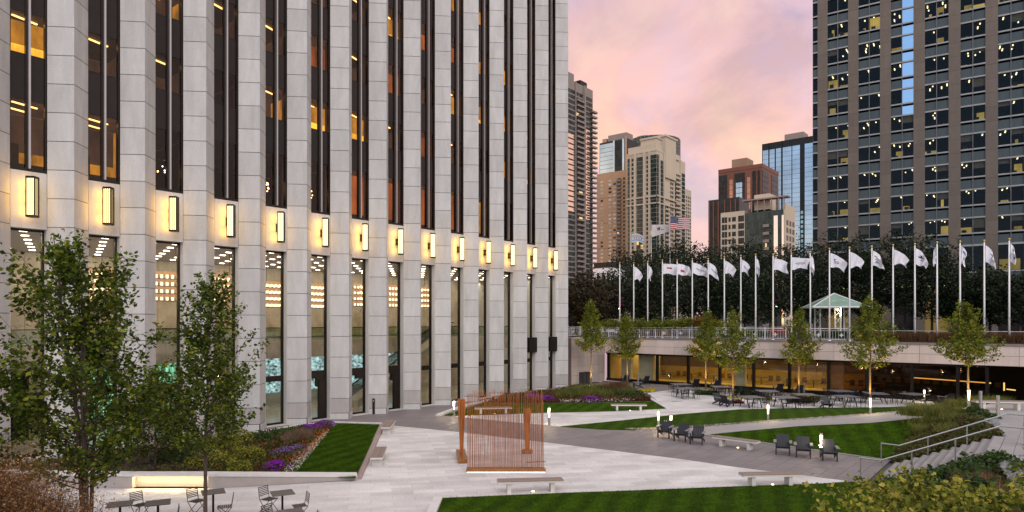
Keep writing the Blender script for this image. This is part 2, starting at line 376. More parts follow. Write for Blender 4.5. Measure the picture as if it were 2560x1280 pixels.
def leaf_verts(P, size, flat=.5, asp=.6):
    n = len(P); a = rng.normal(size=(n, 3)); a[:, 2] *= flat; a /= np.linalg.norm(a, axis=1)[:, None]
    b = rng.normal(size=(n, 3)); b -= (b * a).sum(1)[:, None] * a; b /= np.linalg.norm(b, axis=1)[:, None]
    s = size * (.6 + .8 * rng.random(n))[:, None]
    V = np.empty((n, 4, 3)); V[:, 0] = P - a * s * .5; V[:, 1] = P + b * s * asp * .5 - a * s * .08; V[:, 2] = P + a * s * .5; V[:, 3] = P - b * s * asp * .5 - a * s * .08
    return V.reshape(-1, 3)
def blades(P, H, wid, lean=.35):
    """thin grass blades as one bent triangle pair joined into quads"""
    n = len(P); az = rng.random(n) * 2 * np.pi; h = H * (.5 + .8 * rng.random(n)); l = lean * h * (.3 + rng.random(n))
    d = np.stack([np.cos(az), np.sin(az), np.zeros(n)], 1); az2 = rng.random(n) * 2 * np.pi; wv = np.stack([np.cos(az2), np.sin(az2), np.zeros(n)], 1) * wid
    V = np.empty((n, 3, 3)); V[:, 0] = P - wv / 2; V[:, 1] = P + wv / 2; V[:, 2] = P + d * l[:, None]; V[:, 2, 2] += h
    return V.reshape(-1, 3)
def sheet(name, pts, mat, dz=0, kind='structure', parent=None, thick=0):
    me = bmesh.new(); vs = [me.verts.new((p[0], p[1], p[2] + dz)) for p in pts]; f = me.faces.new(vs)
    me.normal_update()
    if f.normal.z < 0: bmesh.ops.reverse_faces(me, faces=[f])
    bmesh.ops.triangulate(me, faces=me.faces[:])
    if thick:
        r = bmesh.ops.extrude_face_region(me, geom=me.faces[:])
        bmesh.ops.translate(me, verts=[v for v in r['geom'] if isinstance(v, bmesh.types.BMVert)], vec=(0, 0, thick))
        bmesh.ops.recalc_face_normals(me, faces=me.faces[:])
    m = bpy.data.meshes.new(name); me.to_mesh(m); me.free(); m.materials.append(mat)
    o = bpy.data.objects.new(name, m); COL.objects.link(o)
    if parent: o.parent = parent
    elif kind: o['kind'] = kind
    return o
def paving(name, pts, ang, wx, wy, mat, mjoint, top, gap=.012, limit=200, piece='paving_slab', off=.5):
    """a paved area: a joint bed and slabs cut from the outline along a running-bond grid"""
    bed = sheet(name, pts, mjoint, top - .012)
    T = Matrix.Rotation(-ang, 4, 'Z'); Ti = T.inverted(); loc = [T @ Vector((p[0], p[1], 0)) for p in pts]
    y0 = min(p.y for p in loc); y1 = max(p.y for p in loc)
    polys = []
    bm0 = bmesh.new(); bm0.faces.new([bm0.verts.new(p) for p in loc]); bm0.normal_update()
    def cut(bm, no, lo, hi, step):
        c = lo
        while c < hi:
            bmesh.ops.bisect_plane(bm, geom=bm.verts[:] + bm.edges[:] + bm.faces[:], plane_co=no * c, plane_no=no); c += step
    bmesh.ops.triangulate(bm0, faces=bm0.faces[:]); bmesh.ops.dissolve_limit(bm0, angle_limit=.01, verts=bm0.verts[:], edges=bm0.edges[:])
    cut(bm0, Vector((0, 1, 0)), math.floor(y0 / wy) * wy, y1, wy)
    rows = {}
    for f in bm0.faces: rows.setdefault(int(math.floor(f.calc_center_median().y / wy)), []).append([v.co.copy() for v in f.verts])
    bm0.free()
    for r_, fl in rows.items():
        for fv in fl:
            b = bmesh.new(); b.faces.new([b.verts.new(p) for p in fv]); xs = [p.x for p in fv]
            x = (math.floor(min(xs) / wx) + (off if r_ % 2 else 0)) * wx - wx
            cut(b, Vector((1, 0, 0)), x, max(xs), wx)
            for f in b.faces: polys.append([v.co.copy() for v in f.verts])
            b.free()
    items = []
    for P in polys:
        c = sum(P, Vector()) / len(P); mnx, mxx = min(p.x for p in P), max(p.x for p in P); mny, mxy = min(p.y for p in P), max(p.y for p in P)
        if mxx - mnx < .05 or mxy - mny < .05: continue
        q = [Vector((c.x + (p.x - c.x) * max(.1, 1 - gap / (mxx - mnx)), c.y + (p.y - c.y) * max(.1, 1 - gap / (mxy - mny)), 0)) for p in P]
        n = sum((q[i].cross(q[(i + 1) % len(q)])).z for i in range(len(q)))
        if n < 0: q = q[::-1]
        wq = [Ti @ p for p in q]; cc = Ti @ c
        items.append((vis_size(Matrix(), (cc.x, cc.y, top), (mxx - mnx, mxy - mny, .02)), cc, wq))
    items.sort(key=lambda t: -t[0]); rest = MB()
    for i, (s_, cc, q) in enumerate(items):
        if i < limit and s_ > 0:
            MB().prism([(p.x - cc.x, p.y - cc.y) for p in q], -.012, 0).build(piece, mat, bed, (cc.x, cc.y, top))
        else: rest.prism([(p.x, p.y) for p in q], top - .012, top)
    if rest.v: rest.build(piece + 's', mat, bed, kind='stuff')
    return bed
# ================================================================== STONE TOWER
A0 = (-21.2, 30.3); TH = math.atan2(.772, .635)
TT = TRZ((A0[0], A0[1], 0), TH)
tower = thing('office_tower', 'tall pale granite office tower with folded stone columns and narrow bronze windows', 'office tower', (A0[0], A0[1], 0), TH)
MOD, CW = 3.05, 1.66; NB = 14; ZT = 50.0; PH = 1.31
def F(s, o, z): return TT @ Vector((s, -o, z))
cols = []
core = MB()
for k in range(-3, NB):
    s0 = MOD * k; i_ = .075
    c = MB().prism([(s0 + .02, .6), (s0 + .02, -.01), (s0 + CW / 2, -CW / 2 + i_), (s0 + CW - .02, -.01), (s0 + CW - .02, .6)], 0, ZT)
    cols.append(c.build('column', m_joint, tower))
Lf = CW / 2 * math.sqrt(2); t_ = .07
def vpanel(h, mat, extra=0):
    m = MB(); L_ = Lf - .004
    m.prism([(0.006, 0), (L_, 0), (L_ - t_, t_), (0.006, t_)], -h / 2, h / 2); return m.mesh('stone_panel', mat)
def vpanelR(h, mat):
    m = MB(); L_ = Lf - .004
    m.prism([(-0.006, 0), (-0.006, t_), (-L_ + t_, t_), (-L_, 0)], -h / 2, h / 2); return m.mesh('stone_panel', mat)
JG = .032
def hmesh(h): return [vpanel(h, m_stone), vpanelR(h, m_stone)]
meshes = {'n': hmesh(PH - JG), 'p': [vpanel(.36, m_plinth), vpanelR(.36, m_plinth)], 'l': [vpanel(PH - .38 - JG, m_lowstone), vpanelR(PH - .38 - JG, m_lowstone)]}
plist = []
for k in range(-3, NB):
    s0 = MOD * k
    rowsz = [('p', .18), ('l', .38 + (PH - .38) / 2)] + [('n', PH * (j + .5)) for j in range(1, int(ZT / PH))]
    for typ, zc in rowsz:
        out = .05 if typ == 'p' else 0
        for side in (0, 1):
            if side == 0: loc = (s0 - out, 0 - out * .4, zc); rz = -math.pi / 4
            else: loc = (s0 + CW + out, 0 - out * .4, zc); rz = math.pi / 4
            pc = (s0 + (CW / 4 if side == 0 else 3 * CW / 4), -CW / 4, zc)
            plist.append((vis_size(TT, pc, (1.2, .07, 1.3)), k, typ, side, loc, rz))
plist.sort(key=lambda t: -t[0])
rest = MB()
for i, (sz, k, typ, side, loc, rz) in enumerate(plist):
    me = meshes[typ][side]
    if i < 300 and sz > 0:
        o = bpy.data.objects.new('stone_panel', me); COL.objects.link(o); o.parent = cols[k + 3]; o.location = loc; o.rotation_euler = (0, 0, rz)
    else:
        T_ = Matrix.Translation(loc) @ Matrix.Rotation(rz, 4, 'Z')
        rest.add([T_ @ v.co for v in me.vertices], [tuple(p.vertices) for p in me.polygons], {'n': 0, 'l': 1, 'p': 2}[typ])
rest.build('stone_panels', [m_stone, m_lowstone, m_plinth], tower, kind='stuff')
# end wall, roof, back
eb = MB(); xe = MOD * (NB - 1) + CW
eb.bx(xe - .5, xe + .02, .02, 24, 0, ZT); eb.bx(-MOD * 3, xe - .5, 23.6, 24, 0, ZT); eb.bx(-MOD * 3, xe + .02, 0, 24, ZT, ZT + .4)
eb.build('rear_walls', m_stone, tower)
wk = list(range(-2, NB))
SPZ0, SPZ1 = 10.36, 12.93
for k in wk:
    x0, x1 = MOD * k - (MOD - CW), MOD * k
    # stone panel that carries the lamp
    MB().bx(x0 + .01, x1 - .01, .0, .3, SPZ0, SPZ1 - .02).build('lamp_panel', m_stone, tower)
    fr = MB(); fr.bx(x0, x1, .06, .2, SPZ1 - .02, SPZ1 + .13)
    fr.bx(x0 + .0, x0 + .05, .1, .25, SPZ1 + .13, ZT); fr.bx(x1 - .07, x1, .04, .25, SPZ1 + .13, ZT)
    for z in (16.15, 18.15, 20.05, 22.0, 24.0, 25.95, 27.95, 29.9, 31.9, 33.85, 35.85, 37.8, 39.8, 41.75, 43.75, 45.7, 47.7): fr.bx(x0 + .05, x1 - .07, .13, .2, z - .03, z + .03)
    for q in (.5,): fr.bx((x0 + x1) / 2 - .11, (x0 + x1) / 2 - .04, .06, .25, SPZ1 + .13, ZT)
    if k in (2, 3, 4): fr.bx(x0 + .05, x1 - .07, .13, .2, 14.55, 14.59)
    fr.build('window_frame', m_bronze, tower)
    mu = MB(); mu.bx((x0 + x1) / 2 - .035, (x0 + x1) / 2 + .05, -.1, .12, SPZ1 + .1, ZT); mu.build('mullion', m_silver, tower)
    xm = (x0 + x1) / 2
    z = 13.05; h = 3.1; fl = 0
    while z < ZT - 1:
        for (a, b) in ((x0 + .05, xm - .11), (xm - .04, x1 - .07)):
            MB().bx(a, b, .15, .165, z, z + h).build('window_pane', m_winglass, tower)
            MB().bx(a, b, .14, .165, z + h, min(ZT, z + h + 1.97)).build('spandrel_pane', m_spandrel, tower)
        z += h + 1.97; h = 1.95; fl += 1
# rooms behind the upper windows; room light is put into the walls as emission
ROOMS = {0: 'ayb', 1: 'abbb', 2: 'kbabk', 3: 'kkbkb', 4: 'kabbkb', 5: 'kyobbk', 6: 'oybbbk', 7: 'oboybo', 8: 'ooboyob', 9: 'obyoyby', 10: 'akyayyb', 11: 'kayybyb', 12: 'kyyyakb', 13: 'kayaykb', -1: 'bkb', -2: 'kbb'}
rm = MB(); keys = list(m_room.keys()); ki = {k: i for i, k in enumerate(keys)}
for k in wk:
    x0, x1 = MOD * k - 2.2, MOD * k + .83
    z = 13.05; h = 3.1; fl = 0
    while z < ZT - 1:
        c = (ROOMS.get(k, '') + 'kbkobkkakb')[fl]; dp = {'k': 5, 'b': 4, 'o': 1.6, 'a': 3.2, 'y': 1.5}[c]; mi = ki[c]
        zs = z + h * (.42 if c == 'a' else .0 if c != 'y' else .45); rm.quad((x0, dp, z), (x1, dp, z), (x1, dp, zs), (x0, dp, zs), mi) if zs > z else None; rm.quad((x0, dp, zs), (x1, dp, zs), (x1, dp, z + h), (x0, dp, z + h), ki['b'] if c == 'a' else ki['a'] if c == 'y' else mi)
        rm.quad((x0, .2, z), (x0, dp, z), (x0, dp, z + h), (x0, .2, z + h), mi if c in 'oa' else ki['k']); rm.quad((x1, .2, z), (x1, dp, z), (x1, dp, z + h), (x1, .2, z + h), mi)
        rm.quad((x0, .2, z), (x1, .2, z), (x1, dp, z), (x0, dp, z), ki['k']); rm.quad((x0, .2, z + h + .02), (x1, .2, z + h + .02), (x1, dp, z + h + .02), (x0, dp, z + h + .02), ki['d' if c not in 'ao' else 'b'])
        if c in 'ayb' and fl < 8:
            for q in range(2 if c != 'b' else 1):
                yy = 1.0 + q * 1.1 + (k % 3) * .2
                rm.box((x0 + 1.6, yy, z + h - .04), (1.1, .09, .05), rz=R(18), mi=ki['l'])
        if fl == 0 and c in 'oa':
            rm.bx(x0 + 1.0, x0 + 1.9, dp - .1, dp - .05, z, z + 1.7, ki['k']); rm.bx(x0, x1, 1.0, 1.4, z, z + .35, ki['k'])
        z += h + 1.97; h = 1.95; fl += 1
rm.build('rooms', [m_room[k] for k in keys], tower, kind='stuff')
# round cluster chandeliers behind three of the lower windows
for k, n in ((2, 16), (4, 34), (5, 30)):
    m = MB(); xc = MOD * k - .75
    for i in range(n):
        a = rng.normal(size=3); a /= np.linalg.norm(a)
        m.ball((xc + a[0] * (.45 if n > 20 else .6), 1.6 + a[1] * .4, 14.35 + a[2] * (.42 if n > 20 else .22)), .035, 0, 4)
    m.tube((xc, 1.6, 14.3), (xc, 1.6, 16.1), .01, n=4, mi=1)
    tag(m.build('chandelier', [EM('bulb_warm_%d' % k, (1, .70, .36), 14), m_bronze], None, F(0, 0, 0) * 1, TH), ['small sparkling chandelier behind the third upper window', '', 'large sparkling globe chandelier behind the fifth upper window', 'sparkling globe chandelier behind the sixth upper window'][k - 2], 'chandelier', 'chandeliers behind the first upper windows')
# --- tall lobby windows
for k in wk:
    x0, x1 = MOD * k - (MOD - CW), MOD * k; g = .42
    lf = MB()
    lf.bx(x1 - .10, x1 - .0, g - .08, g + .12, 0, SPZ0); lf.bx(x0, x0 + .05, g - .05, g + .12, 0, SPZ0)
    lf.bx(x0, x1, g - .04, g + .1, SPZ0 - .10, SPZ0); lf.bx(x0, x1, g - .06, g + .12, 0, .16)
    door = k in (5, 6, 7)
    lf.bx(x0 + .05, x1 - .1, g - .1, g + .1, 2.62, 2.95 if not door else 3.1)
    if door: lf.bx(x0 + .62, x1 - .1, g - .12, g + .12, 2.1 if k != 6 else 2.4, 2.62); lf.bx(x0 + .75, x1 - .1, g - .16, g + .02, .1, 2.5) if k != 6 else lf.bx(x0 + .05, x0 + .2, g - .1, g + .1, .1, 2.6)
    if k in (12, 13): lf.bx(x0 + .25, x1 - .02, -.22, g, 3.5, 4.8)
    lf.build('lobby_frame', m_bronze, tower)
    MB().bx(x0 + .05, x1 - .10, g + .02, g + .035, .16, SPZ0 - .1).build('lobby_pane', m_lobbyglass, tower)
    jm = MB(); jm.bx(x1 - .02, x1 + .03, 0.01, .6, 0, SPZ0); jm.bx(x0 - .03, x0 + .02, 0.01, .6, 0, SPZ0); jm.build('window_jamb', m_stone, tower)
    MB().bx(x0 + .02, x1 - .02, -.02, .5, -.02, .05).build('threshold', m_plinth, tower)
# --- lobby interior
lx0, lx1 = -MOD * 3, xe - .6
lob = MB()
lob.quad((lx0, .62, .02), (lx1, .62, .02), (lx1, 13, .02), (lx0, 13, .02), 0)
lob.quad((lx0, .3, SPZ0 + .06), (lx1, .3, SPZ0 + .06), (lx1, 13, SPZ0 + .06), (lx0, 13, SPZ0 + .06), 1)
lob.build('lobby_floor_and_ceiling', [m_lobfloor, m_ceil], tower)
bw = MB(); x = lx0
while x < lx1:
    for z in (5.0, 7.7): bw.bx(x + .01, x + 1.9, 12.6, 12.75, z + .01, z + 2.69)
    x += 1.92
bw.build('marble_wall', m_marble, tower)
ba = MB(); x = lx0
while x < lx1:
    ba.bx(x + .005, x + 2.4, 5.9, 6.0, 3.65, 4.85); x += 2.41
ba.bx(lx0, lx1, 6.0, 12.6, 4.5, 4.85); ba.build('balcony', m_marble, tower)
hr = MB(); hr.bx(lx0, lx1, 5.92, 5.98, 5.72, 5.78); hr.build('balcony_rail', m_bronze, tower)
MB().bx(lx0, lx1, 5.94, 5.955, 4.86, 5.72).build('balcony_glass', GLASS('green_rail_glass', (.75, .85, .72), .9, .02, base=.02), tower)
lw = MB()
x = lx0
while x < lx1: lw.bx(x + .005, x + 1.5, 10.0, 10.1, .02, 4.5); x += 1.52
lw.build('ground_floor_wall', m_marble, tower)
scs = MB(); scs.bx(MOD * 1.45, MOD * 3.2, 8.4, 8.5, .5, 3.7, 1); scs.bx(MOD * 4.9, MOD * 9.4, 8.6, 8.7, 1.0, 3.75, 0); scs.bx(MOD * -1.5, MOD * -.2, 8.4, 8.5, .6, 1.8, 1)
scs.build('video_wall', [m_screen, m_screeng], tower)
dk = MB(); dk.bx(MOD * -2.5, MOD * .3, 6.2, 6.4, .02, 3.6); dk.build('dark_shopfront', m_black, tower)
dl = MB()
for i in range(44):
    for j in range(6):
        dl.box((lx0 + .6 + i * 1.15 + (j % 2) * .55, 1.6 + j * 1.9, SPZ0 + .03), (.30, .16, .03))
dl.build('downlights', m_down, tower, kind='stuff')
for (sa, sb, zlo) in ((MOD * 1.0, MOD * 3.6, 7.35), (MOD * 4.1, MOD * 6.1, 7.1), (MOD * 6.6, MOD * 8.9, 7.3)):
    root = thing('lobby_chandelier', '', 'chandelier', F(sa, -3.2, zlo), TH, 'tiered glass chandeliers in the lobby')
    n = int((sb - sa) / .30)
    t1 = MB(); t2 = MB(); t3 = MB()
    for tier in range(4):
        for i in range(n):
            for j in range(2):
                x = i * .30; y = j * .7; z = tier * .42
                t1.box((x, y, z + .13), (.10, .10, .15)); t2.box((x, y, z + .30), (.20, .20, .17))
        t3.bx(-.1, n * .30, -.1, .8, tier * .42 - .02, tier * .42)
    t3.tube((.4, .3, 0), (.4, .3, SPZ0 - zlo), .015); t3.tube((n * .30 - .4, .3, 0), (n * .30 - .4, .3, SPZ0 - zlo), .015)
    t1.build('glass_tube', m_chand, root, kind='stuff'); t2.build('glass_collar', m_amb, root, kind='stuff'); t3.build('tier_frame', m_bronze, root)
    root['label'] = {0: 'widest tiered glass chandelier, nearest the left end of the lobby', 1: 'tiered glass chandelier hanging in the middle of the lobby', 2: 'tiered glass chandelier hanging nearest the escalator'}[int((sa > 8)) + int(sa > 16)]
# escalator seen through the windows between the eighth and tenth columns
es = thing('escalator', 'escalator with dark handrail rising inside the lobby behind the columns', 'escalator', F(MOD * 6.5, -3.2, 0), TH)
e1 = MB(); e1.add([(0, 0, 0), (9, 0, 4.8), (9, 0, 5.2), (0, 0, .5), (0, 1.2, 0), (9, 1.2, 4.8), (9, 1.2, 5.2), (0, 1.2, .5)], [(0, 1, 2, 3), (4, 7, 6, 5), (0, 4, 5, 1), (3, 2, 6, 7), (0, 3, 7, 4), (1, 5, 6, 2)])
e1.build('truss', m_marble, es)
e2 = MB()
for y in (0, 1.2): e2.path([(-.5, y, 1.2), (0, y, 1.35), (9, y, 6.1), (9.8, y, 6.1)], .05)
e2.build('handrail', m_black, es)
e3 = MB(); e3.quad((0, 1.2, .5), (9, 1.2, 5.2), (9, 1.2, 6.05), (0, 1.2, 1.3)); e3.build('balustrade', GLASS('dark_balustrade', (.3, .33, .3), .7, .03), es)
# sofa-like chairs
for i, (s, o, c) in enumerate(((MOD * 7.7, -1.7, (.55, .10, .02)),)):
    st = thing('lounge_chair', 'orange lounge chair behind the lobby glass right of the doors', 'chair', F(s, o, .02), TH + .6)
    mo = M('orange_cloth', c, .8); MB().box((0, 0, .35), (.8, .75, .25)).build('seat', mo, st); MB().box((0, .35, .75), (.8, .14, .7)).build('backrest', mo, st)
    for x in (-.36, .36): MB().box((x, 0, .5), (.1, .7, .35)).build('armrest', mo, st)
    for x in (-.3, .3):
        for y in (-.3, .3): MB().tube((x, y, 0), (x, y, .23), .02).build('leg', m_black, st)
# lobby lamps: real light that falls on the marble
for i, s in enumerate((-2, 6, 14, 22, 30, 38)):
    for (y, z, e_, sx) in ((3.0, SPZ0 - .2, 170, 7), (8.0, 4.3, 65, 7)):
        l = bpy.data.lights.new('lobby_light', 'AREA'); l.shape = 'RECTANGLE'; l.size = sx; l.size_y = 4; l.energy = e_; l.color = (1, .84, .62)
        lo = bpy.data.objects.new('lobby_light', l); COL.objects.link(lo); lo.location = F(s, -y, z); lo.rotation_euler = (0, 0, TH)
    l = bpy.data.lights.new('gallery_light', 'AREA'); l.shape = 'RECTANGLE'; l.size = 7; l.size_y = .6; l.energy = 75; l.color = (1, .82, .56)
    lo = bpy.data.objects.new('gallery_light', l); COL.objects.link(lo); lo.location = F(s, -10.6, SPZ0 - .2); lo.rotation_euler = (R(18), 0, TH)

# --- wall lamps
def make_lamp():
    t = thing('wall_lamp', '', 'wall lamp', (0, 0, 0), 0, 'glowing lantern lamps along the tower facade')
    h = 1.72; a = .17
    fr = MB()
    for z in (0, h): fr.box((0, 0, z), (2 * a + .03, 2 * a + .03, .09))
    for x in (-a, a):
        for y in (-a, a): fr.box((x, y, h / 2), (.035, .035, h))
    fr.build('frame', m_bronze, t)
    for (dx, dy) in ((0, -1), (1, 0), (-1, 0), (0, 1)):
        for q in (-.085, 0, .085):
            MB().box((dx * a + (q if dy else 0), dy * a + (q if dx else 0), h / 2), (.026, .026, h)).build('bar', m_bronze, t)
    MB().box((0, 0, h / 2), (.29, .29, h - .1)).build('diffuser', m_lampglow, t)
    b = MB(); T_ = Matrix.Rotation(R(45), 4, 'Z'); b.T = T_
    b.box((0, .32, h / 2), (.1, .38, .45)); b.build('bracket', m_bronze, t)
    return t
lamp0 = make_lamp()
for i, k in enumerate(range(0, NB)):
    p = F(MOD * k - .70, .52, 10.84); o = lamp0 if i == 0 else copy_tree(lamp0)
    o.location = p; o.rotation_euler = (0, 0, TH - math.pi / 4)
    o['label'] = 'glowing bronze lantern on the tower wall, ' + (('%s from the left' % ORD[i]) if i < NB - 1 else 'the farthest, at the tower corner')
    l = bpy.data.lights.new('lamp_light', 'POINT'); l.energy = 14; l.color = (1, .48, .03); l.shadow_soft_size = .22
    for dz in (.25, .86, 1.45):
        lo = bpy.data.objects.new('lamp_light', l); COL.objects.link(lo); lo.location = F(MOD * k - .82, .24, 10.84 + dz)

# ================================================================== GROUND
big = MB(); big.quad((-400, -60, -.06), (60, -60, -.06), (60, 69, -.06), (-400, 69, -.06)); tag(big.build('ground', m_gjoint, None), kind='structure')
WING_A = -math.atan2(.635, .7726); W0 = Vector((9.7, 69.6, 0)); TW = TRZ(W0, WING_A)
WZ = 4.5
def Wp(x, y, z): return TW @ Vector((x, y, z))
# upper street level behind the low wing
tp = [Wp(-7, 1.3, WZ - .05), Wp(60, 1.3, WZ - .05), Wp(400, 1.3, WZ - .05), Vector((2500, 3500, WZ - .05)), Vector((-2500, 3500, WZ - .05)), Vector((-300, 300, WZ - .05)), F(xe + 7, -24, WZ - .05), F(xe + 7, -.1, WZ - .05)]
sheet('upper_street', tp, M('far_street', (.07, .068, .07), .85, 0, .2, .2))
ga = R(-38)
grey_pts = [F(-6, -.2, 0), F(xe + 6, -.2, 0), Wp(-.1, -.2, 0), Wp(40, -.2, 0), Vector((36, 36, 0)), Vector((24, 32, 0)), G(2310, 1060), G(2226, 1152), Vector((16.3, 28.9, 0)), Vector((13.2, 25.0, 0)), G(2110, 1208), G(1390, 1116), G(960, 1064), G(825, 1060), G(665, 1082), F(-6, 1.6, 0)]
paving('grey_paving', grey_pts, TH, 1.25, .62, m_gpave, m_gjoint, 0.0, gap=.014, limit=300)
main_pts = [G(955, 1061.5), G(1160, 1082), G(1400, 1111), G(1700, 1148), G(1830, 1167), G(2118, 1203), G(2060, 1209), G(1800, 1218), G(1600, 1226), G(1400, 1233), G(1104, 1246), Vector((-2.4, 10, 0)), Vector((-22, 10, 0)), Vector((-22, 24.2, 0)), G(0, 1200), G(320, 1222), G(540, 1222), G(890, 1202)]
paving('white_paving', main_pts, R(12), 1.5, .5, m_wpave, m_wjoint, .012, gap=.007, limit=300)
w2 = [G(1128, 1041), G(1395, 1066), G(1560, 1050), G(1700, 1035), G(1850, 1023), G(2000, 1019.5), G(2176, 1018), G(2345, 1016), G(2330, 1003), G(2200, 994), G(2120, 988), G(2060, 993), G(1900, 990), G(1800, 984), G(1690, 973), G(1618, 983), G(1670, 1022), G(1530, 1029), G(1360, 1033), G(1164, 1040)]
paving('picnic_paving', w2, R(12), 1.6, .8, m_wpave, m_wjoint, .012, gap=.012, limit=200)
# slightly sloping concrete path up to the right
pa = [G(1625, 1079, .01), G(1700, 1073, .02), G(1900, 1057, .15), G(2176, 1036.5, .6), G(2340, 1022, 1.1), G(2425, 1019, 1.5), G(2470, 1036, 1.66), G(2310, 1045, .98), G(2176, 1058, .6), G(2000, 1066, .2), G(1830, 1081, .03), G(1765, 1088, .01)]
sheet('sloping_path', pa, m_path, .02)
def lawn(name, pts, dens=900, dz=.02, h=.05):
    o = sheet(name, pts, m_grass, dz)
    P = area_pts([Vector(p) for p in pts], int(dens))
    P[:, 2] += dz - .005
    np_mesh('grass_blades', blades(P, h, .012, .5), 3, m_grass, o, 'stuff')
    return o
nl = [G(1106, 1246), G(1400, 1233.5), G(1600, 1226.5), G(1800, 1218.5), G(2060, 1209.5), G(2150, 1205), Vector((13.2, 24.4, 0)), Vector((14.5, 20, 0)), Vector((12, 14, 0)), Vector((2, 12, 0)), Vector((-2.2, 14, 0))]
lawn('near_lawn', nl, 150000)
ll = [G(838, 1059), G(951, 1063, .02), G(888, 1198, .12), G(712, 1189, .13)]
lawn('left_lawn', ll, 60000, .04)
ml = [G(1108, 1040), G(1200, 1010), G(1400, 1009), G(1640, 1004), G(1665, 1022), G(1530, 1028.5), G(1360, 1032.3), G(1163, 1040)]
lawn('middle_lawn', ml, 40000)
ul = [G(1400, 1067), G(1560, 1051), G(1700, 1036), G(1850, 1024), G(2000, 1020.5), G(2176, 1019), G(2345, 1016), G(2340, 1021, 1.05), G(2176, 1036, .58), G(1900, 1056, .15), G(1700, 1072, .03), G(1620, 1077), G(1500, 1074)]
lawn('upper_lawn', ul, 50000)
bl = [G(1772, 1088, .0), G(1835, 1081.5, .03), G(2000, 1067, .2), G(2176, 1059, .6), G(2312, 1046, .97), G(2290, 1085, .5), G(2226, 1152, .02)]
lawn('slope_lawn', bl, 60000)
# kerbs
def kerb(name, pts, wdt, h, mat, base=-.02):
    m = MB()
    for a, b in zip(pts, pts[1:]):
        a = Vector(a); b = Vector(b); d = (b - a); d.z = 0; n = Vector((-d.y, d.x, 0)).normalized() * wdt / 2
        a2, b2 = a - d.normalized() * .0, b
        m.add([a2 - n + Vector((0, 0, base)), b2 - n + Vector((0, 0, base)), b2 + n + Vector((0, 0, base)), a2 + n + Vector((0, 0, base)), a2 - n + Vector((0, 0, h)), b2 - n + Vector((0, 0, h)), b2 + n + Vector((0, 0, h)), a2 + n + Vector((0, 0, h))],
              [(3, 2, 1, 0), (4, 5, 6, 7), (0, 1, 5, 4), (2, 3, 7, 6), (0, 4, 7, 3), (1, 2, 6, 5)])
    return tag(m.build(name, mat), kind='structure')
kerb('white_kerb', [G(1094, 1039.5), G(1130, 1026), G(1175, 1012), G(1245, 998), G(1340, 985)], .28, .1, m_curb)
kerb('white_kerb', [G(1572, 972), G(1614, 990), G(1670, 1022.5)], .3, .07, m_curb)
kerb('white_kerb', [G(590, 1093), G(665, 1080.5), G(745, 1067), G(825, 1058.5), G(954, 1062)], .2, .12, m_curb)
kerb('white_kerb', [G(1393, 1066.6), G(1560, 1050.3), G(1700, 1035.3), G(1850, 1023.3), G(2000, 1020), G(2345, 1016)], .22, .05, m_curb)
kerb('rosy_kerb', [G(957, 1063, .0), G(893, 1200, .0)], .3, .1, m_pinkcurb)
kerb('grey_kerb', [G(1770, 1089), G(2226, 1153)], .15, .05, m_path)
kerb('white_kerb', [Vector((-2.55, 13, 0)), Vector((-2.6, 18, 0)), G(1096, 1248)], .3, .1, m_curb)
# ---- retaining wall with the lit niche
rw = thing('retaining_wall', 'low white retaining wall with warm lit niche beside the bistro tables', 'wall', (0, 0, 0))
pA, pB, pC, pD = G(893, 1200), G(540, 1222), G(320, 1222), G(-60, 1215)
def wallseg(m, a, b, h0, h1, t=.35, z0=0, mi=0, outs=0):
    d = (b - a); d.z = 0; n = Vector((-d.y, d.x, 0)).normalized(); n = n if n.y > 0 else -n; o_ = -n * outs; n = n * t
    m.add([a + o_ + Vector((0, 0, z0)), b + o_ + Vector((0, 0, z0)), b + n + Vector((0, 0, z0)), a + n + Vector((0, 0, z0)), a + o_ + Vector((0, 0, h0)), b + o_ + Vector((0, 0, h1)), b + n + Vector((0, 0, h1)), a + n + Vector((0, 0, h0))],
          [(0, 3, 2, 1), (4, 5, 6, 7), (0, 1, 5, 4), (2, 3, 7, 6), (0, 4, 7, 3), (1, 2, 6, 5)], mi)
m_rw = M('wall_plaster', (.40, .355, .335), .8, 0, .08, 2, fine=.05)
m1 = MB(); wallseg(m1, pA, pB, .12, .46); wallseg(m1, pB, G(520, 1222), .46, .46); wallseg(m1, G(330, 1222) + Vector((0, .3, 0)), G(520, 1222) + Vector((0, .3, 0)), .46, .46, .1); wallseg(m1, G(330, 1222), pC, .46, .46); wallseg(m1, pC, pD, .46, .46); m1.build('wall_body', m_rw, rw)
m2 = MB(); wallseg(m2, pA, pB, .19, .55, .40, .47, outs=.03); m2.v = []; m2.f = []; m2.m = []
def cap(m, a, b, h0, h1):
    d = (b - a); d.z = 0; n = Vector((-d.y, d.x, 0)).normalized(); n = n if n.y > 0 else -n; o_ = -n * .04; n = n * .42
    Z = lambda z: Vector((0, 0, z))
    m.add([a + o_ + Z(h0), b + o_ + Z(h1), b + n + Z(h1), a + n + Z(h0), a + o_ + Z(h0 + .09), b + o_ + Z(h1 + .09), b + n + Z(h1 + .09), a + n + Z(h0 + .09)], [(0, 3, 2, 1), (4, 5, 6, 7), (0, 1, 5, 4), (2, 3, 7, 6), (0, 4, 7, 3), (1, 2, 6, 5)])
cap(m2, pA, pB, .122, .462); cap(m2, pB, pC, .462, .462); cap(m2, pC, pD, .462, .462); m2.build('coping', m_curb, rw)
ns = MB(); a_, b_ = G(332, 1222), G(518, 1222); ns.box(((a_.x + b_.x) / 2, a_.y + .16, .435), (b_.x - a_.x, .06, .03)); ns.build('light_strip', EM('niche_strip', (1, .76, .36), 7), rw)
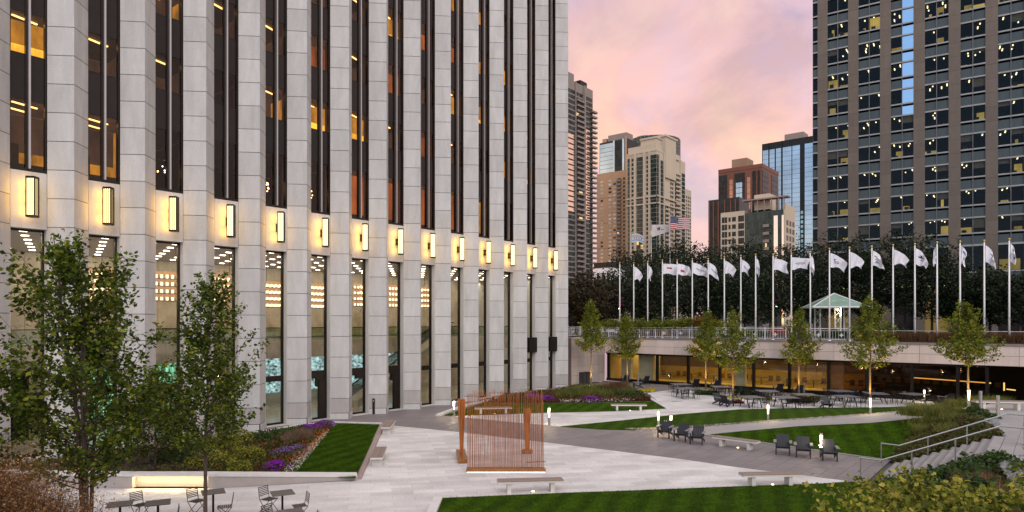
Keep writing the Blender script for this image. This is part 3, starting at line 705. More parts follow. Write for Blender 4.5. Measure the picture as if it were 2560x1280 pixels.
l = bpy.data.lights.new('niche_light', 'AREA'); l.shape = 'RECTANGLE'; l.size = b_.x - a_.x; l.size_y = .1; l.energy = 27; l.color = (1, .76, .40)
lo = bpy.data.objects.new('niche_light', l); COL.objects.link(lo); lo.location = ((a_.x + b_.x) / 2, a_.y + .12, .41); lo.rotation_euler = (R(-10), 0, 0)
# planting bed soil
lb = [F(-6, 1.7, .02), G(665, 1083, .02), G(825, 1060.5, .02), G(838, 1059, .03), G(712, 1188, .12), G(540, 1196, .42) + Vector((0, .5, 0)), G(320, 1196, .42) + Vector((0, .5, 0)), pD + Vector((0, .5, .42))]
sheet('planting_bed', lb, m_soil, .02)
mb = [G(1200, 1009), G(1260, 996.5), G(1345, 984), G(1420, 973), G(1540, 968), G(1575, 974), G(1618, 992), G(1630, 1003), G(1400, 1008)]
sheet('flower_bed_soil', mb, m_soil, .035)

# ================================================================== UPPER LEVEL, STAIRS (right)
UZ = 1.65
e_ = Vector((.635, .772, 0)); p_ = Vector((.772, -.635, 0))
B0 = Vector((13.75, 25.2, 0)); SW = 4.3; NR = 11; RZ_ = UZ / NR; TR = .34
st = thing('stone_stairs', 'wide grey stone stairs climbing to the upper walk at the right', 'stairs', (0, 0, 0))
for i in range(NR):
    a = B0 + p_ * (i * TR); m = MB()
    q = [a, a + p_ * (TR + .04), a + p_ * (TR + .04) + e_ * SW, a + e_ * SW]
    m.prism([(v.x, v.y) for v in q][::-1] if False else [(v.x, v.y) for v in q], 0 if i < 2 else RZ_ * (i - 1), RZ_ * (i + 1) - .004 * 0)
    m.build('step', m_path, st)
    n_ = MB(); q = [a - p_ * .02, a + p_ * .035, a + p_ * .035 + e_ * SW, a - p_ * .02 + e_ * SW]; n_.prism([(v.x, v.y) for v in q], RZ_ * (i + 1) - .03, RZ_ * (i + 1) + .003); n_.build('nosing', m_gpave, st)
T1 = B0 + p_ * (NR * TR + .02); T2 = T1 + e_ * SW
up = [T1, T2, Vector((20.9, 29.6, 0)), Vector((22.9, 32.0, 0)), Vector((23.75, 34.2, 0)), Vector((26.5, 36.8, 0)), Vector((45, 34, 0)), Vector((45, 10, 0)), Vector((22.5, 14, 0)), Vector((19.8, 19.6, 0)), Vector((18.2, 22.2, 0))]
up = [Vector((p.x, p.y, UZ)) for p in up]
paving('upper_walk', [Vector((p.x, p.y, 0)) for p in up], TH, 2.4, 1.2, m_path, m_gjoint, UZ, gap=.012, limit=60)
ub = sheet('upper_walk_base', up, m_path, -1.9 + 0, thick=1.86)
slope_r = [B0 + e_ * SW + Vector((0, 0, .0)), G(2226, 1153), G(2290, 1085, .5), G(2312, 1046, .97), G(2470, 1037, 1.62), Vector((22.9, 32.0, 1.62)), Vector((20.9, 29.6, 1.62)), T2 + Vector((0, 0, UZ - .05)), B0 + e_ * SW + p_ * 1.8 + Vector((0, 0, .75))]
sheet('planted_slope', slope_r, m_soil, .02)
near_s = [B0 + Vector((0, 0, -.03)), B0 + p_ * 1.87 + Vector((0, 0, .7)), T1 + Vector((0, 0, UZ - .1)), Vector((18.2, 22.2, UZ - .1)), Vector((19.8, 19.6, UZ - .1)), Vector((22.5, 14, UZ - .1)), Vector((22, 6, 1.5)), Vector((8, 6, .6)), Vector((9, 13, .3)), Vector((12.5, 15, .1)), Vector((14, 20, .05)), Vector((13.2, 24.4, 0))]
sheet('near_slope', near_s, m_soil, .03)
# handrails
def rail(name, label, base0, ups):
    t = thing(name, label, 'handrail', (0, 0, 0), 0, 'steel handrails on the stone stairs')
    H = .92; a = base0; r = MB()
    A = a - p_ * .55; P0 = a + p_ * .15; P1 = a + p_ * (NR * TR + .1); P2 = P1 + p_ * .75
    r.path([A + Vector((0, 0, H)), P0 + Vector((0, 0, H - .02)), P1 + Vector((0, 0, UZ + H)), P2 + Vector((0, 0, UZ + H))], .028, n=8); r.build('rail', m_steel, t)
    posts = [(A + p_ * .02, 0)] + [(a + p_ * (NR * TR * f), UZ * f + .05) for f in (.32, .68)] + [(P2 - p_ * .02, UZ)]
    for (q, z) in posts:
        top = H + (0 if q is posts[0][0] else (UZ if q is posts[-1][0] else z - .12)); m = MB(); m.tube(q + Vector((0, 0, z)), q + Vector((0, 0, top)), .026, n=8); m.lathe([(.06, 0), (.06, .02)], tuple(q + Vector((0, 0, z)))); m.build('post', m_steel, t)
rail('stair_handrail', 'steel handrail on the near edge of the stone stairs', B0 + e_ * .2, 0)
rail('stair_handrail', 'steel handrail on the far edge of the stairs beside the sloping lawn', B0 + e_ * (SW - .15), 0)

# ================================================================== LOW WING WITH TERRACE
wing = thing('low_wing', 'low granite clad wing with a long glazed front under the terrace', 'building', W0, WING_A)
WL = 36.0
# fascia panels in three courses
items = []
def course(z0, z1, x0, x1, wdt=2.05, y=-.02):
    x = x0
    while x < x1 - .02:
        xx = min(x + wdt, x1); items.append((((x + xx) / 2, y, (z0 + z1) / 2), (xx - x - .022, .08, z1 - z0 - .022), 0)); x += wdt
course(3.68, 4.42, -.3, 60); course(2.95, 3.68, -.3, 60)
for z in (0, .98, 1.97): course(z, z + .985, 34.85, 60, 1.3)
pieces('fascia_panel', items, STONE('wing_granite', (.74, .60, .52), .06, .08, .05), TW, wing, 120)
wb = MB(); wb.bx(-.3, 60, .03, 1.3, 2.93, 4.40); wb.bx(34.86, 60, .03, 1.0, 0, 2.95); wb.build('fascia_backing', m_joint, wing)
cp = MB(); cp.bx(-.4, 60, -.12, 1.35, 4.40, 4.56); cp.build('coping', M('coping_stone', (.25, .205, .185), .8, 0, .12, 2), wing)
# side wall collinear with the tower facade
sw = thing('side_wall', 'short granite wall joining the tower to the terrace wing', 'wall', W0, TH)
Tsw = TRZ(W0, TH); it = []
for r_ in range(5):
    z0 = r_ * .885
    for c_ in range(5): it.append(((-.02 - .65 - c_ * 1.3, -.0, z0 + .44), (1.28, .08, .865), 0))
pieces('wall_panel', it, STONE('side_granite', (.50, .43, .39), .08, .1, .06), Tsw, sw, 60)
MB().bx(-6.6, -.02, .04, .6, 0, 4.42).build('backing', m_joint, sw); MB().bx(-6.6, 0.1, -.08, .6, 4.43, 4.56).build('coping', m_lowstone, sw)
MB().bx(-6.9, -6.3, -.1, .5, 0, 4.6).build('downpipe_cover', M('brown_post', (.13, .09, .08), .6), sw)
# glazing
def wx(u):  # wing-plane coordinate of a photo column
    k = (u - HX) / FPX; return ((k * 69.6 - 9.7) / (.7726 + k * .635))
posts_u = [1516, 1638, 1716, 1795, 1880, 1970, 2068, 2166, 2278, 2393, 2467]
fr = MB(); fr.bx(0, wx(2467), .35, .55, 2.78, 2.95); fr.bx(0, wx(2467), .35, .55, 0, .28); fr.build('window_head_and_sill', m_bronze, wing)
for i, u in enumerate(posts_u):
    x = wx(u); MB().bx(x - .11, x + .11, .30, .6, .28, 2.78).build('window_post', m_bronze, wing)
    if i: xp = wx(posts_u[i - 1]); MB().bx(xp + .11, x - .11, .45, .46, .28, 2.78).build('window_pane', m_lobbyglass if u < 2100 else m_winglass, wing)
xr = wx(2115)
wi = MB(); m_yel = M('cafe_wall', (.50, .34, .11), .6, 0, .25, .6); m_dkw = M('cafe_dark', (.035, .022, .016), .7, 0, .3, .6)
wi.quad((0, 9, 0), (xr, 9, 0), (xr, 9, 1.25), (0, 9, 1.25), 0); wi.quad((0, 9, 1.25), (xr, 9, 1.25), (xr, 9, 3), (0, 9, 3), 2); wi.quad((0, .5, .05), (xr, .5, .05), (xr, 9, .05), (0, 9, .05), 0); wi.quad((0, .6, 2.9), (xr, .6, 2.9), (xr, 9, 2.9), (0, 9, 2.9), 1)
wi.quad((0.02, .6, 0), (0.02, 9, 0), (0.02, 9, 3), (0.02, .6, 3), 0)
wi.quad((xr, 7, 0), (34.8, 7, 0), (34.8, 7, 3), (xr, 7, 3), 1); wi.quad((xr, .5, .04), (34.8, .5, .04), (34.8, 7, .04), (xr, 7, .04), 1); wi.quad((xr, .6, 2.9), (34.8, .6, 2.9), (34.8, 7, 2.9), (xr, 7, 2.9), 1)
wi.quad((34.82, .1, 0), (34.82, 9, 0), (34.82, 9, 3), (34.82, .1, 3), 1)
wi.build('interior_walls', [m_yel, m_dkw, M('cafe_brown', (.20, .12, .05), .6, 0, .4, .5)], wing)
ct = MB()
for (u, dpt, wd) in ((1548, 1.4, 1.1), (1600, 1.2, 1.6), (1830, 2.0, .9), (2085, .9, 1.0), (1555, 5, 3)): x = wx(u); ct.bx(x - wd / 2, x + wd / 2, dpt, dpt + .5, 0, 2.9)
ct.build('pillars', M('cream_pillar', (.62, .52, .33), .6), wing)
cb = MB()
for i in range(9):
    x = 4 + i * 2.4; cb.bx(x, x + 1.5, 5.2, 5.9, .72, .78, 0); cb.bx(x + .7, x + .8, 5.5, 5.6, .05, .72, 0)
    for q in (-.1, 1.6): cb.bx(x + q - .2, x + q + .2, 5.3, 5.7, .45, .5, 1); cb.bx(x + q - .2, x + q + .2, 5.68, 5.72, .5, .95, 1)
for i in range(14):
    cb.bx(xr + .5 + i * .7, xr + .9 + i * .7, 5.9, 6.1, .9, 1.3, 1)
cb.build('cafe_furniture', [m_tabletop, M('cafe_chair', (.16, .08, .03), .6)], wing, kind='stuff')
ls = MB(); x0 = wx(2262); x1 = wx(2475); ls.add([(x0, 3.0, 1.55), (x1, 1.0, 1.55), (x1, 1.05, 1.63), (x0, 3.05, 1.63)], [(0, 1, 2, 3)]); ls.add([(wx(2510), 3.0, 1.0), (wx(2535), 2.5, 1.0), (wx(2535), 2.5, 1.08), (wx(2510), 3.0, 1.08)], [(0, 1, 2, 3)]); ls.bx(wx(2504), wx(2508), 2.0, 2.05, 1.0, 1.6); ls.build('light_line', EM('amber_line', (1, .62, .16), 1.1), wing)
for i in range(5):
    l = bpy.data.lights.new('cafe_light', 'AREA'); l.shape = 'RECTANGLE'; l.size = 3.5; l.size_y = 4; l.energy = (90, 45, 130, 40, 120)[i]; l.color = (1, .68, .20)
    lo = bpy.data.objects.new('cafe_light', l); COL.objects.link(lo); lo.location = Wp(2.2 + i * 4.0, 4.5, 2.8); lo.rotation_euler = (0, 0, WING_A)
l = bpy.data.lights.new('bar_light', 'AREA'); l.size = 6; l.energy = 22; l.color = (1, .66, .30); lo = bpy.data.objects.new('bar_light', l); COL.objects.link(lo); lo.location = Wp(26, 4.5, 2.8)
# ================================================================== FURNITURE
TWI = TW.inverted()
def clampw(p, lim=-1.0):
    """keep a thing in front of the cafe glass"""
    q = TWI @ Vector(p)
    if 0 < q.x < 36 and q.y > lim and p[2] < 1: q.y = lim; return TW @ q
    return Vector(p)
for (u, v, lb_) in ((1693, 1003, 'dark slot drain in the white picnic paving'), (1340, 1155, 'slot drain in the white paving right of the copper rods')):
    t = thing('drain_cover', lb_, 'drain', G(u, v, .013), .2); MB().bx(-.45, .45, -.12, .12, 0, .006).build('frame', m_silver, t)
    for i in range(6): MB().bx(-.42 + i * .14, -.34 + i * .14, -.1, .1, .006, .009).build('bar', m_black, t)
def bench(label, a, b, wdt=.5, H=.46):
    """a concrete bench whose slab runs from a to b (ground points)"""
    a = Vector(a); b = Vector(b); c = (a + b) / 2; d = b - a; Ln = Vector((d.x, d.y, 0)).length; rz = math.atan2(d.y, d.x)
    t = thing('bench', label, 'bench', c, rz, 'pale concrete benches round the plaza')
    t.rotation_euler = (0, -math.atan2(d.z, Ln), rz)
    s = MB(); s.bx(-Ln / 2, Ln / 2, -wdt / 2, wdt / 2, H - .10, H - .035); s.build('seat', m_conc, t)
    n = 6; w_ = wdt / n
    for i in range(n): MB().bx(-Ln / 2 + .02, Ln / 2 - .02, -wdt / 2 + i * w_ + .008, -wdt / 2 + (i + 1) * w_ - .008, H - .033, H).build('slat', m_benchwood, t)
    for x in (-Ln / 2 + .42, Ln / 2 - .42): MB().bx(x - .07, x + .07, -wdt / 2 + .05, wdt / 2 - .05, 0, H - .1).build('leg', m_conc, t)
    lg = MB(); lg.lathe([(.045, 0), (.045, .02)], (.1, -.0, .014)); lg.build('floor_light', m_bollglow, t)
    return t
bench('pale bench on the white paving in front of the copper rod sculpture', G(1243, 1232), G(1408, 1227.5))
bench('pale bench beside the near lawn close to the stairs', G(1852, 1214), G(1998, 1211.5))
bench('pale bench between the two groups of charcoal armchairs', G(1786, 1112), G(1896, 1127))
bench('pale bench at the edge of the middle lawn below the flower bed', G(1527, 1026.5), G(1616, 1027))
bench('pale bench seen through the copper rods', G(1186, 1036), G(1279, 1034))
bench('pale bench on the upper walk behind the stairs', Vector((23.9, 34.4, UZ)), Vector((26.3, 34.0, UZ)))
bench('end-on pale bench at the far corner of the left lawn', G(964, 1088), G(978, 1069), .52)
bench('end-on pale bench halfway along the left lawn', G(941, 1170), G(953, 1141), .52)

def adirondack():
    t = thing('armchair', '', 'armchair', (0, 0, 0), 0, 'charcoal slatted armchairs')
    # faces -y
    for x in (-.29, .29):
        MB().box((x, -.34, .28), (.05, .09, .56)).build('front_leg', m_charcoal, t)
        m = MB(); m.add([(x - .02, -.30, .30), (x + .02, -.30, .30), (x + .02, .52, 0), (x - .02, .52, 0), (x - .02, -.30, .40), (x + .02, -.30, .40), (x + .02, .46, .14), (x - .02, .46, .14)], [(0, 3, 2, 1), (4, 5, 6, 7), (0, 1, 5, 4), (2, 3, 7, 6), (0, 4, 7, 3), (1, 2, 6, 5)]); m.build('rear_leg', m_charcoal, t)
        MB().box((x * 1.17, -.03, .575), (.13, .74, .03)).build('armrest', m_armtop, t)
        MB().box((x * 1.0, .26, .45), (.04, .07, .26)).build('arm_support', m_charcoal, t)
    for i in range(5): MB().box((0, -.32 + i * .115, .385 - i * .038), (.56, .105, .025), rx=R(-18)).build('seat_slat', m_charcoal, t)
    T_ = Matrix.Translation((0, .18, .25)) @ Matrix.Rotation(R(-31), 4, 'X')
    for i in range(5): m = MB(T_); m.box((-.22 + i * .11, 0, .34), (.103, .022, .68)); m.build('back_slat', m_charcoal, t)
    for z_ in (.12, .55): m = MB(T_); m.box((0, .025, z_), (.56, .03, .065)); m.build('back_rail', m_charcoal, t)
    return t
ad0 = adirondack(); first = True
AD = [((1663, 1092), 28, 'leftmost of the three armchairs where the sloping path begins'), ((1704, 1101), 30, 'middle one of the three armchairs where the sloping path begins'), ((1743, 1108), 24, 'rightmost of the three armchairs where the path begins, nearest the bench'),
      ((1957, 1134), 22, 'leftmost of the three armchairs below the slope lawn'), ((2008, 1141), 22, 'middle one of the three armchairs below the slope lawn'), ((2072, 1149), 18, 'rightmost armchair below the slope lawn, in front of a lit bollard'),
      ((1800, 1012), -20, 'armchair on the picnic paving, left one of two beside the tree'), ((1818, 1016), 130, 'armchair turned away on the picnic paving beside the tree'),
      ((1627, 958), 200, 'charcoal armchair against the cafe glass near the left end'), ((1578, 955), 190, 'charcoal armchair half hidden behind the trunk of the second wing tree'), ((1752, 966), 185, 'charcoal armchair against the cafe glass left of the third trunk'), ((1806, 969), 185, 'charcoal armchair against the cafe glass right of the third trunk'),
      ((1594, 971), 90, 'lone charcoal armchair behind the white kerb'), ((1952, 981), 180, 'charcoal armchair against the cafe glass left of the fifth trunk'), ((2008, 982), 180, 'charcoal armchair against the cafe glass right of the fifth trunk'), ((2138, 991), 180, 'charcoal armchair against the cafe glass beyond the sixth tree'), ((2183, 993), 170, 'charcoal armchair in front of the dark bar windows'), ((2375, 1003), 190, 'charcoal armchair near the seventh wing tree'), ((2066, 1022), 10, 'charcoal armchair at the back of the picnic paving, seen over the lawn edge')]
for (uv, a, lb_) in AD:
    o = ad0 if first else copy_tree(ad0); first = False
    o.location = clampw(G(*uv, .012)); o.rotation_euler = (0, 0, R(-a)); o['label'] = lb_
    if a >= 130: o.rotation_euler = (0, 0, R(a))

def seat_mesh():
    m = MB()
    m.box((0, 0, .44), (.46, .40, .03))
    for x in (-.2, .2):
        m.path([(x, -.18, .02), (x, -.18, .44)], .013, n=5); m.path([(x, .19, 0), (x, .2, .44), (x, .26, .84)], .013, n=5)
    for z in (.54, .62, .70, .78): m.box((0, .2 + (z - .44) * .15, z), (.42, .015, .035))
    return m
def picnic():
    t = thing('picnic_table', '', 'picnic table', (0, 0, 0), 0, 'grey picnic tables in front of the cafe')
    for i in range(8): MB().box((0, -.63 + i * .18, .74), (1.5, .168, .04)).build('top_slat', m_tabletop, t)
    for x in (-.5, .5):
        for s_ in (-1, 1): MB().tube((x, s_ * .30, .72), (x, s_ * .62, 0), .035, n=6).build('leg', m_black, t)
    m = MB(); m.tube((-.5, 0, .68), (.5, 0, .68), .025); m.tube((-.5, -.4, .3), (.5, .4, .3), .02); m.build('crossbar', m_black, t)
    sm = seat_mesh().mesh('seat', m_black)
    for s in (-1, 1):
        for x in (-.45, .45):
            o = bpy.data.objects.new('seat', sm); COL.objects.link(o); o.parent = t; o.location = (x, s * 1.08, 0); o.rotation_euler = (0, 0, 0 if s > 0 else math.pi)
    return t
pt0 = picnic(); first = True
PT = [((1713, 994), 8, 'front one of the two picnic tables at the left end of the picnic paving'), ((1702, 982), 5, 'rear one of the two picnic tables at the left end of the picnic paving'), ((1803, 989), 0, 'picnic table behind the two armchairs beside the tree'),
      ((1877, 1018), 12, 'picnic table nearest the lawn edge, just right of the fourth tree'), ((1918, 1001), -5, 'picnic table behind the bollard on the upper lawn'), ((1962, 1019), 10, 'picnic table nearest the lawn edge between bollard and fifth tree'), ((2012, 1011), -8, 'picnic table in front of the flower strip right of the fifth tree'),
      ((2102, 1001), 6, 'rear picnic table left of the sixth tree'), ((2113, 1016), 10, 'front picnic table left of the sixth tree'), ((2190, 1008), 80, 'picnic table just right of the sixth tree'), ((2284, 1010), 15, 'rightmost picnic table, in front of the bar windows')]
for (uv, a, lb_) in PT:
    o = pt0 if first else copy_tree(pt0); first = False
    o.location = clampw(G(*uv, .012)); o.rotation_euler = (0, 0, R(a)); o['label'] = lb_

def bollard(label, p, lit=True, H=1.08, r=.075, grp='lit steel bollards along the paths'):
    p = clampw(p, -.7)
    t = thing('bollard', label, 'bollard', p, random.random() * .5, grp)
    if lit:
        MB().lathe([(r, 0), (r, .44 * H)], n=14).build('post', m_steel, t); MB().lathe([(r, .94 * H), (r, H), (r * .9, H + .01)], n=14).build('cap', m_steel, t)
        MB().lathe([(.022, .40 * H), (r * .55, .66 * H), (r * .92, .90 * H), (r * .92, .94 * H)], n=14).build('lamp', m_bollglow, t)
        m = MB()
        for k in range(3):
            a = 2 * math.pi * k / 3 + 1; m.box((math.cos(a) * r * .95, math.sin(a) * r * .95, .69 * H), (.012, .012, .52 * H))
        m.build('rib', m_steel, t)
        l = bpy.data.lights.new('bollard_light', 'POINT'); l.energy = 26; l.color = (1, .76, .44); l.shadow_soft_size = .1
        lo = bpy.data.objects.new('bollard_light', l); COL.objects.link(lo); lo.location = Vector(p) + Vector((-.1, -.16, .72 * H))
    else:
        MB().lathe([(r, 0), (r, H), (r * .9, H + .01)], n=14).build('post', m_steel, t); MB().lathe([(r * 1.3, 0), (r * 1.3, .02)], n=14).build('base', m_steel, t)
for u, v, z, lb_ in ((1135, 1042, 0, 'lit bollard at the left tip of the middle lawn'), (1373, 1063, 0, 'lit bollard right of the copper rods'), (1646, 1072, 0, 'lit bollard behind the leftmost armchair, left one of a pair'), (1678, 1085, 0, 'lit bollard just behind the armchairs, right one of a pair'),
                     (1920, 1054, .12, 'lit bollard on the edge of the upper lawn in front of picnic tables'), (2053, 1143, .0, 'lit bollard behind the rightmost charcoal armchair'), (2176, 1038, .55, 'lit bollard beside the trunk of the sixth tree'), (2422, 1022, 1.4, 'lit bollard beside the trunk of the rightmost wing tree')):
    bollard(lb_, G(u, v, z))
bollard('small lit bollard glowing inside the dark bar front', G(2311, 1006), True, 1.0)
bollard('grey unlit bollard left of the upper bench', Vector((23.2, 32.9, UZ)), False); bollard('grey unlit bollard near the top of the far handrail', Vector((22.6, 30.9, UZ)), False)
bollard('thick unlit steel bollard at the right edge by the gravel', Vector((18.9, 24.3, UZ)) - Vector((0.05, 0, 0)), False, 1.05, .11)
bollard('slim grey bollard against the cafe glass right of the third trunk', G(1789, 972), False); bollard('slim grey bollard against the cafe glass right of the fifth trunk', G(2014, 985), False); bollard('slim grey bollard against the cafe glass at the left end', G(1595, 961), False)
ab = thing('ashtray_post', 'black rectangular ashtray post standing before a tower column', 'ashtray', G(934, 1035)); MB().box((0, 0, .52), (.16, .14, 1.04), rz=.3).build('post', m_black, ab); MB().box((.0, -.075, .9), (.06, .01, .1), rz=.3).build('slot', m_silver, ab)
for i, (u, lb_) in enumerate(((1457, 'left one of two dark litter bins against the granite side wall'), (1466, 'right one of two dark litter bins against the granite side wall'))):
    bn = thing('litter_bin', lb_, 'bin', G(u, 960 - i * 1.5), TH, 'dark bins by the side wall'); MB().box((0, 0, .55), (.5, .5, 1.1)).build('body', M('bin_grey%d' % i, (.05, .045, .045), .6), bn); MB().box((0, 0, 1.13), (.54, .54, .06)).build('lid', m_black, bn)

# bistro sets
def bchair():
    t = thing('bistro_chair', '', 'folding chair', (0, 0, 0), 0, 'slatted folding bistro chairs')
    for x in (-.2, .2):
        m = MB(); m.path([(x, -.24, 0), (x, .02, .24), (x, .19, .45), (x, .22, .62), (x, .25, .84)], .011, n=6); m.build('back_frame', m_bistro, t)
        m = MB(); m.path([(x * .9, .26, 0), (x * .9, -.19, .44)], .011, n=6); m.build('leg', m_bistro, t)
    for i in range(7): MB().box((0, -.19 + i * .058, .452), (.40, .048, .012)).build('seat_slat', m_bistro, t)
    for i in range(6): MB().box((0, .215 + i * .007, .56 + i * .052), (.41, .010, .026)).build('back_slat', m_bistro, t)
    m = MB(); m.tube((-.2, -.2, .04), (.2, -.2, .04), .008); m.tube((-.18, .22, .04), (.18, .22, .04), .008); m.build('stretcher', m_bistro, t)
    return t
def btable():
    t = thing('bistro_table', '', 'cafe table', (0, 0, 0), 0, 'square bistro tables on the white paving')
    MB().box((0, 0, .735), (.68, .68, .022)).build('table_top', M('bistro_top', (.10, .088, .082), .5, 0, .06), t)
    m = MB(); m.tube((0, 0, .02), (0, 0, .72), .035, n=10); m.build('column', m_black, t)
    for a in (0, 90): MB().box((0, 0, .02), (.55, .05, .025), rz=R(a)).build('foot', m_black, t)
    return t
bc0 = bchair(); bt0 = btable(); ft = fc = True
sets = [((533, 1287), 28, 'square bistro table under the slim right foreground tree', [((493, 1287), 65, 'slatted chair on the left of the table by the slim tree'), ((562, 1303), -68, 'slatted chair on the right of the table by the slim tree')]),
        ((706, 1290), 28, 'square bistro table farthest right on the white paving', [((672, 1282), 65, 'slatted chair on the left of the rightmost rear table'), ((750, 1300), -60, 'slatted chair on the right of the rightmost rear table')]),
        ((728, 1345), 28, 'square bistro table cut by the bottom edge, right side', [((682, 1335), 65, 'slatted chair tucked left of the table cut by the bottom edge'), ((775, 1357), -62, 'slatted chair right of the table cut by the bottom edge')]),
        ((395, 1318), 26, 'square bistro table half hidden behind the big foreground tree', [((352, 1298), 62, 'slatted chair behind the big tree, nearest the glowing niche'), ((424, 1338), -62, 'slatted chair cut by the bottom edge beside the big tree')]),
        ((300, 1322), 24, 'square bistro table behind the leaves of the big tree, leftmost', [((325, 1340), -62, 'slatted chair between the two left tables')])]
for uv, a, lb_, chs in sets:
    o = bt0 if ft else copy_tree(bt0); ft = False
    o.location = G(*uv, .012); o.rotation_euler = (0, 0, R(a)); o['label'] = lb_
    for cuv, ca, cl in chs:
        o = bc0 if fc else copy_tree(bc0); fc = False
        o.location = G(*cuv, .012); o.rotation_euler = (0, 0, R(ca) if ca > 0 else R(ca)); o['label'] = cl

# copper rod sculpture (plain rods and paddles)
sp = thing('rod_sculpture', 'tall screen of thin copper rods on a low bronze bar', 'sculpture', G(1265, 1180))
sx = 1.62
MB().bx(-sx, sx, -.14, .14, .05, .17).build('base', m_copbase, sp); MB().bx(-sx + .03, sx - .03, -.11, .11, .0, .05).build('plinth', m_black, sp)
MB().bx(-sx + .03, sx - .03, -.155, -.148, .0, .03).build('light_strip', m_bollglow, sp)
rod = MB().tube((0, 0, 0), (0, 0, 1), .0085, n=5).mesh('rod', m_copper)
for row, y in enumerate((-.08, 0, .08)):
    n = 40
    for i in range(n):
        o = bpy.data.objects.new('rod', rod); COL.objects.link(o); o.parent = sp
        h = 2.95 + random.random() * .32 if row != 1 else 2.6 + random.random() * .6
        o.location = (-sx + .04 + (2 * sx - .08) * (i + .33 * row + random.uniform(-.1, .1)) / n, y, .17); o.scale = (1, 1, h); o.rotation_euler = (random.gauss(0, .006), random.gauss(0, .006), 0)
def bundle(label, p, rz, n, H, ln, bl, wb_):
    t = thing('rod_sculpture', label, 'sculpture', p, rz, 'copper rod bundles on bronze bars')
    MB().bx(-bl / 2, bl / 2, -wb_ / 2, wb_ / 2, .04, .2).build('base', m_copbase, t); MB().bx(-bl / 2 + .03, bl / 2 - .03, -wb_ / 2 + .03, wb_ / 2 - .03, 0, .04).build('plinth', m_black, t)
    for i in range(n):
        f = i / (n - 1) - .5; x = f * ln * .55; m = MB()
        for y in (-.09, -.03, .03, .09): m.path([(x, y * .5, .2), (x * 1.3, y * .9, H * .5), (x * 1.8, y * 1.35, H * .82), (x * 1.8, y * 1.35, H + random.uniform(-.04, .04))], .022, .032, n=6)
        m.build('rod_bundle', m_copper2, t)
    return t
bundle('copper rod bundle on a long bronze base at the left of the rod screen', G(1154, 1146), math.atan2(-2.9, .35), 9, 2.65, .80, 2.3, .42)
bundle('smaller copper rod bundle behind the right end of the rod screen', G(1318, 1134), .1, 7, 2.1, .26, .46, .32)

# ================================================================== FLAGPOLES
def flag_fn(wd, h, ang, amp, ph, pinch=0, taper=0):
    a0_, bend = R(ang * .45), R(ang * .95)
    def f(a, b):
        n = 8; x = 0.0; z = 0.0
        for i in range(n):
            th = a0_ + bend * (a * (i + .5) / n) + .22 * math.sin(ph + a * (i / n) * 5 + b * 1.5) * a
            x += wd * a / n * math.cos(th); z -= wd * a / n * math.sin(th)
        x = x * (1 - pinch * b * .6) + .10 * math.sin(b * 4 + ph) * a
        z -= b * h * (1 - taper * a + .06 * math.sin(a * 7 + ph))
        y = amp * 1.5 * math.sin(a * 6.5 + ph + b * 1.8) * a ** .6 + .6 * amp * math.sin(a * 13 + b * 4 + ph)
        return (x, y, z)
    return f
def flag_mesh(f, name, mat, parent, a0=0, a1=1, b0=0, b1=1, off=0, na=14, nb=8):
    m = MB(); vs = []; fs = []
    na = max(2, int(na * (a1 - a0)) + 1); nb = max(1, int(nb * (b1 - b0)) + 1)
    for j in range(nb + 1):
        for i in range(na + 1):
            p = f(a0 + (a1 - a0) * i / na, b0 + (b1 - b0) * j / nb); vs.append((p[0], p[1] + off, p[2]))
    for j in range(nb):
        for i in range(na): q = j * (na + 1) + i; fs.append((q, q + 1, q + na + 2, q + na + 1))
    m.add(vs, fs); return smooth(m.build(name, mat, parent))
m_cloth = M('white_cloth', (.80, .78, .84), .8, 0, .03)
m_fblue = M('flag_blue', (.03, .10, .28), .8); m_fred = M('flag_red', (.45, .05, .06), .8); m_fblk = M('flag_black', (.03, .03, .05), .8); m_fgrey = M('flag_grey', (.25, .25, .33), .8); m_flb = M('flag_light_blue', (.20, .38, .60), .8); m_navy = M('flag_navy', (.02, .03, .10), .8)
def strokes(pts): return pts
def seg_letters():
    # (a0,a1,b0,b1) rectangles in flag coordinates for an S
    return [(.2, .34, .34, .39), (.2, .235, .39, .48), (.2, .34, .48, .53), (.305, .34, .53, .62), (.2, .34, .62, .67)]
def seg_u(o): return [(o, o + .03, .46, .64), (o, o + .13, .62, .67), (o + .10, o + .13, .46, .67)]
MARKS = {'S': [(m_fblue, seg_letters() + seg_u(.39))], 'rb': [(m_fred, [(.25, .6, .35, .5)])], 'g': [(m_fgrey, [(.2, .8, .45, .52), (.3, .7, .58, .62)])], 'bk': [(m_fblk, [(.1, .3, .3, .36), (.25, .5, .38, .44), (.15, .45, .5, .55), (.2, .35, .62, .7)]), (m_flb, [(.12, .28, .72, .80), (.3, .5, .66, .72)])],
         'x': [(m_fblk, [(.15, .6, .42, .5), (.3, .45, .3, .42)]), (m_fgrey, [(.3, .55, .58, .66)])], 'b': [(m_fblue, [(.2, .6, .2, .32), (.3, .6, .6, .7)])], 'k': [(m_fblk, [(.3, .75, .3, .37)])], 'bb': [(m_navy, [(0, .75, .93, 1)])], 'r2': [(m_fred, [(.2, .5, .5, .7)])], '': []}
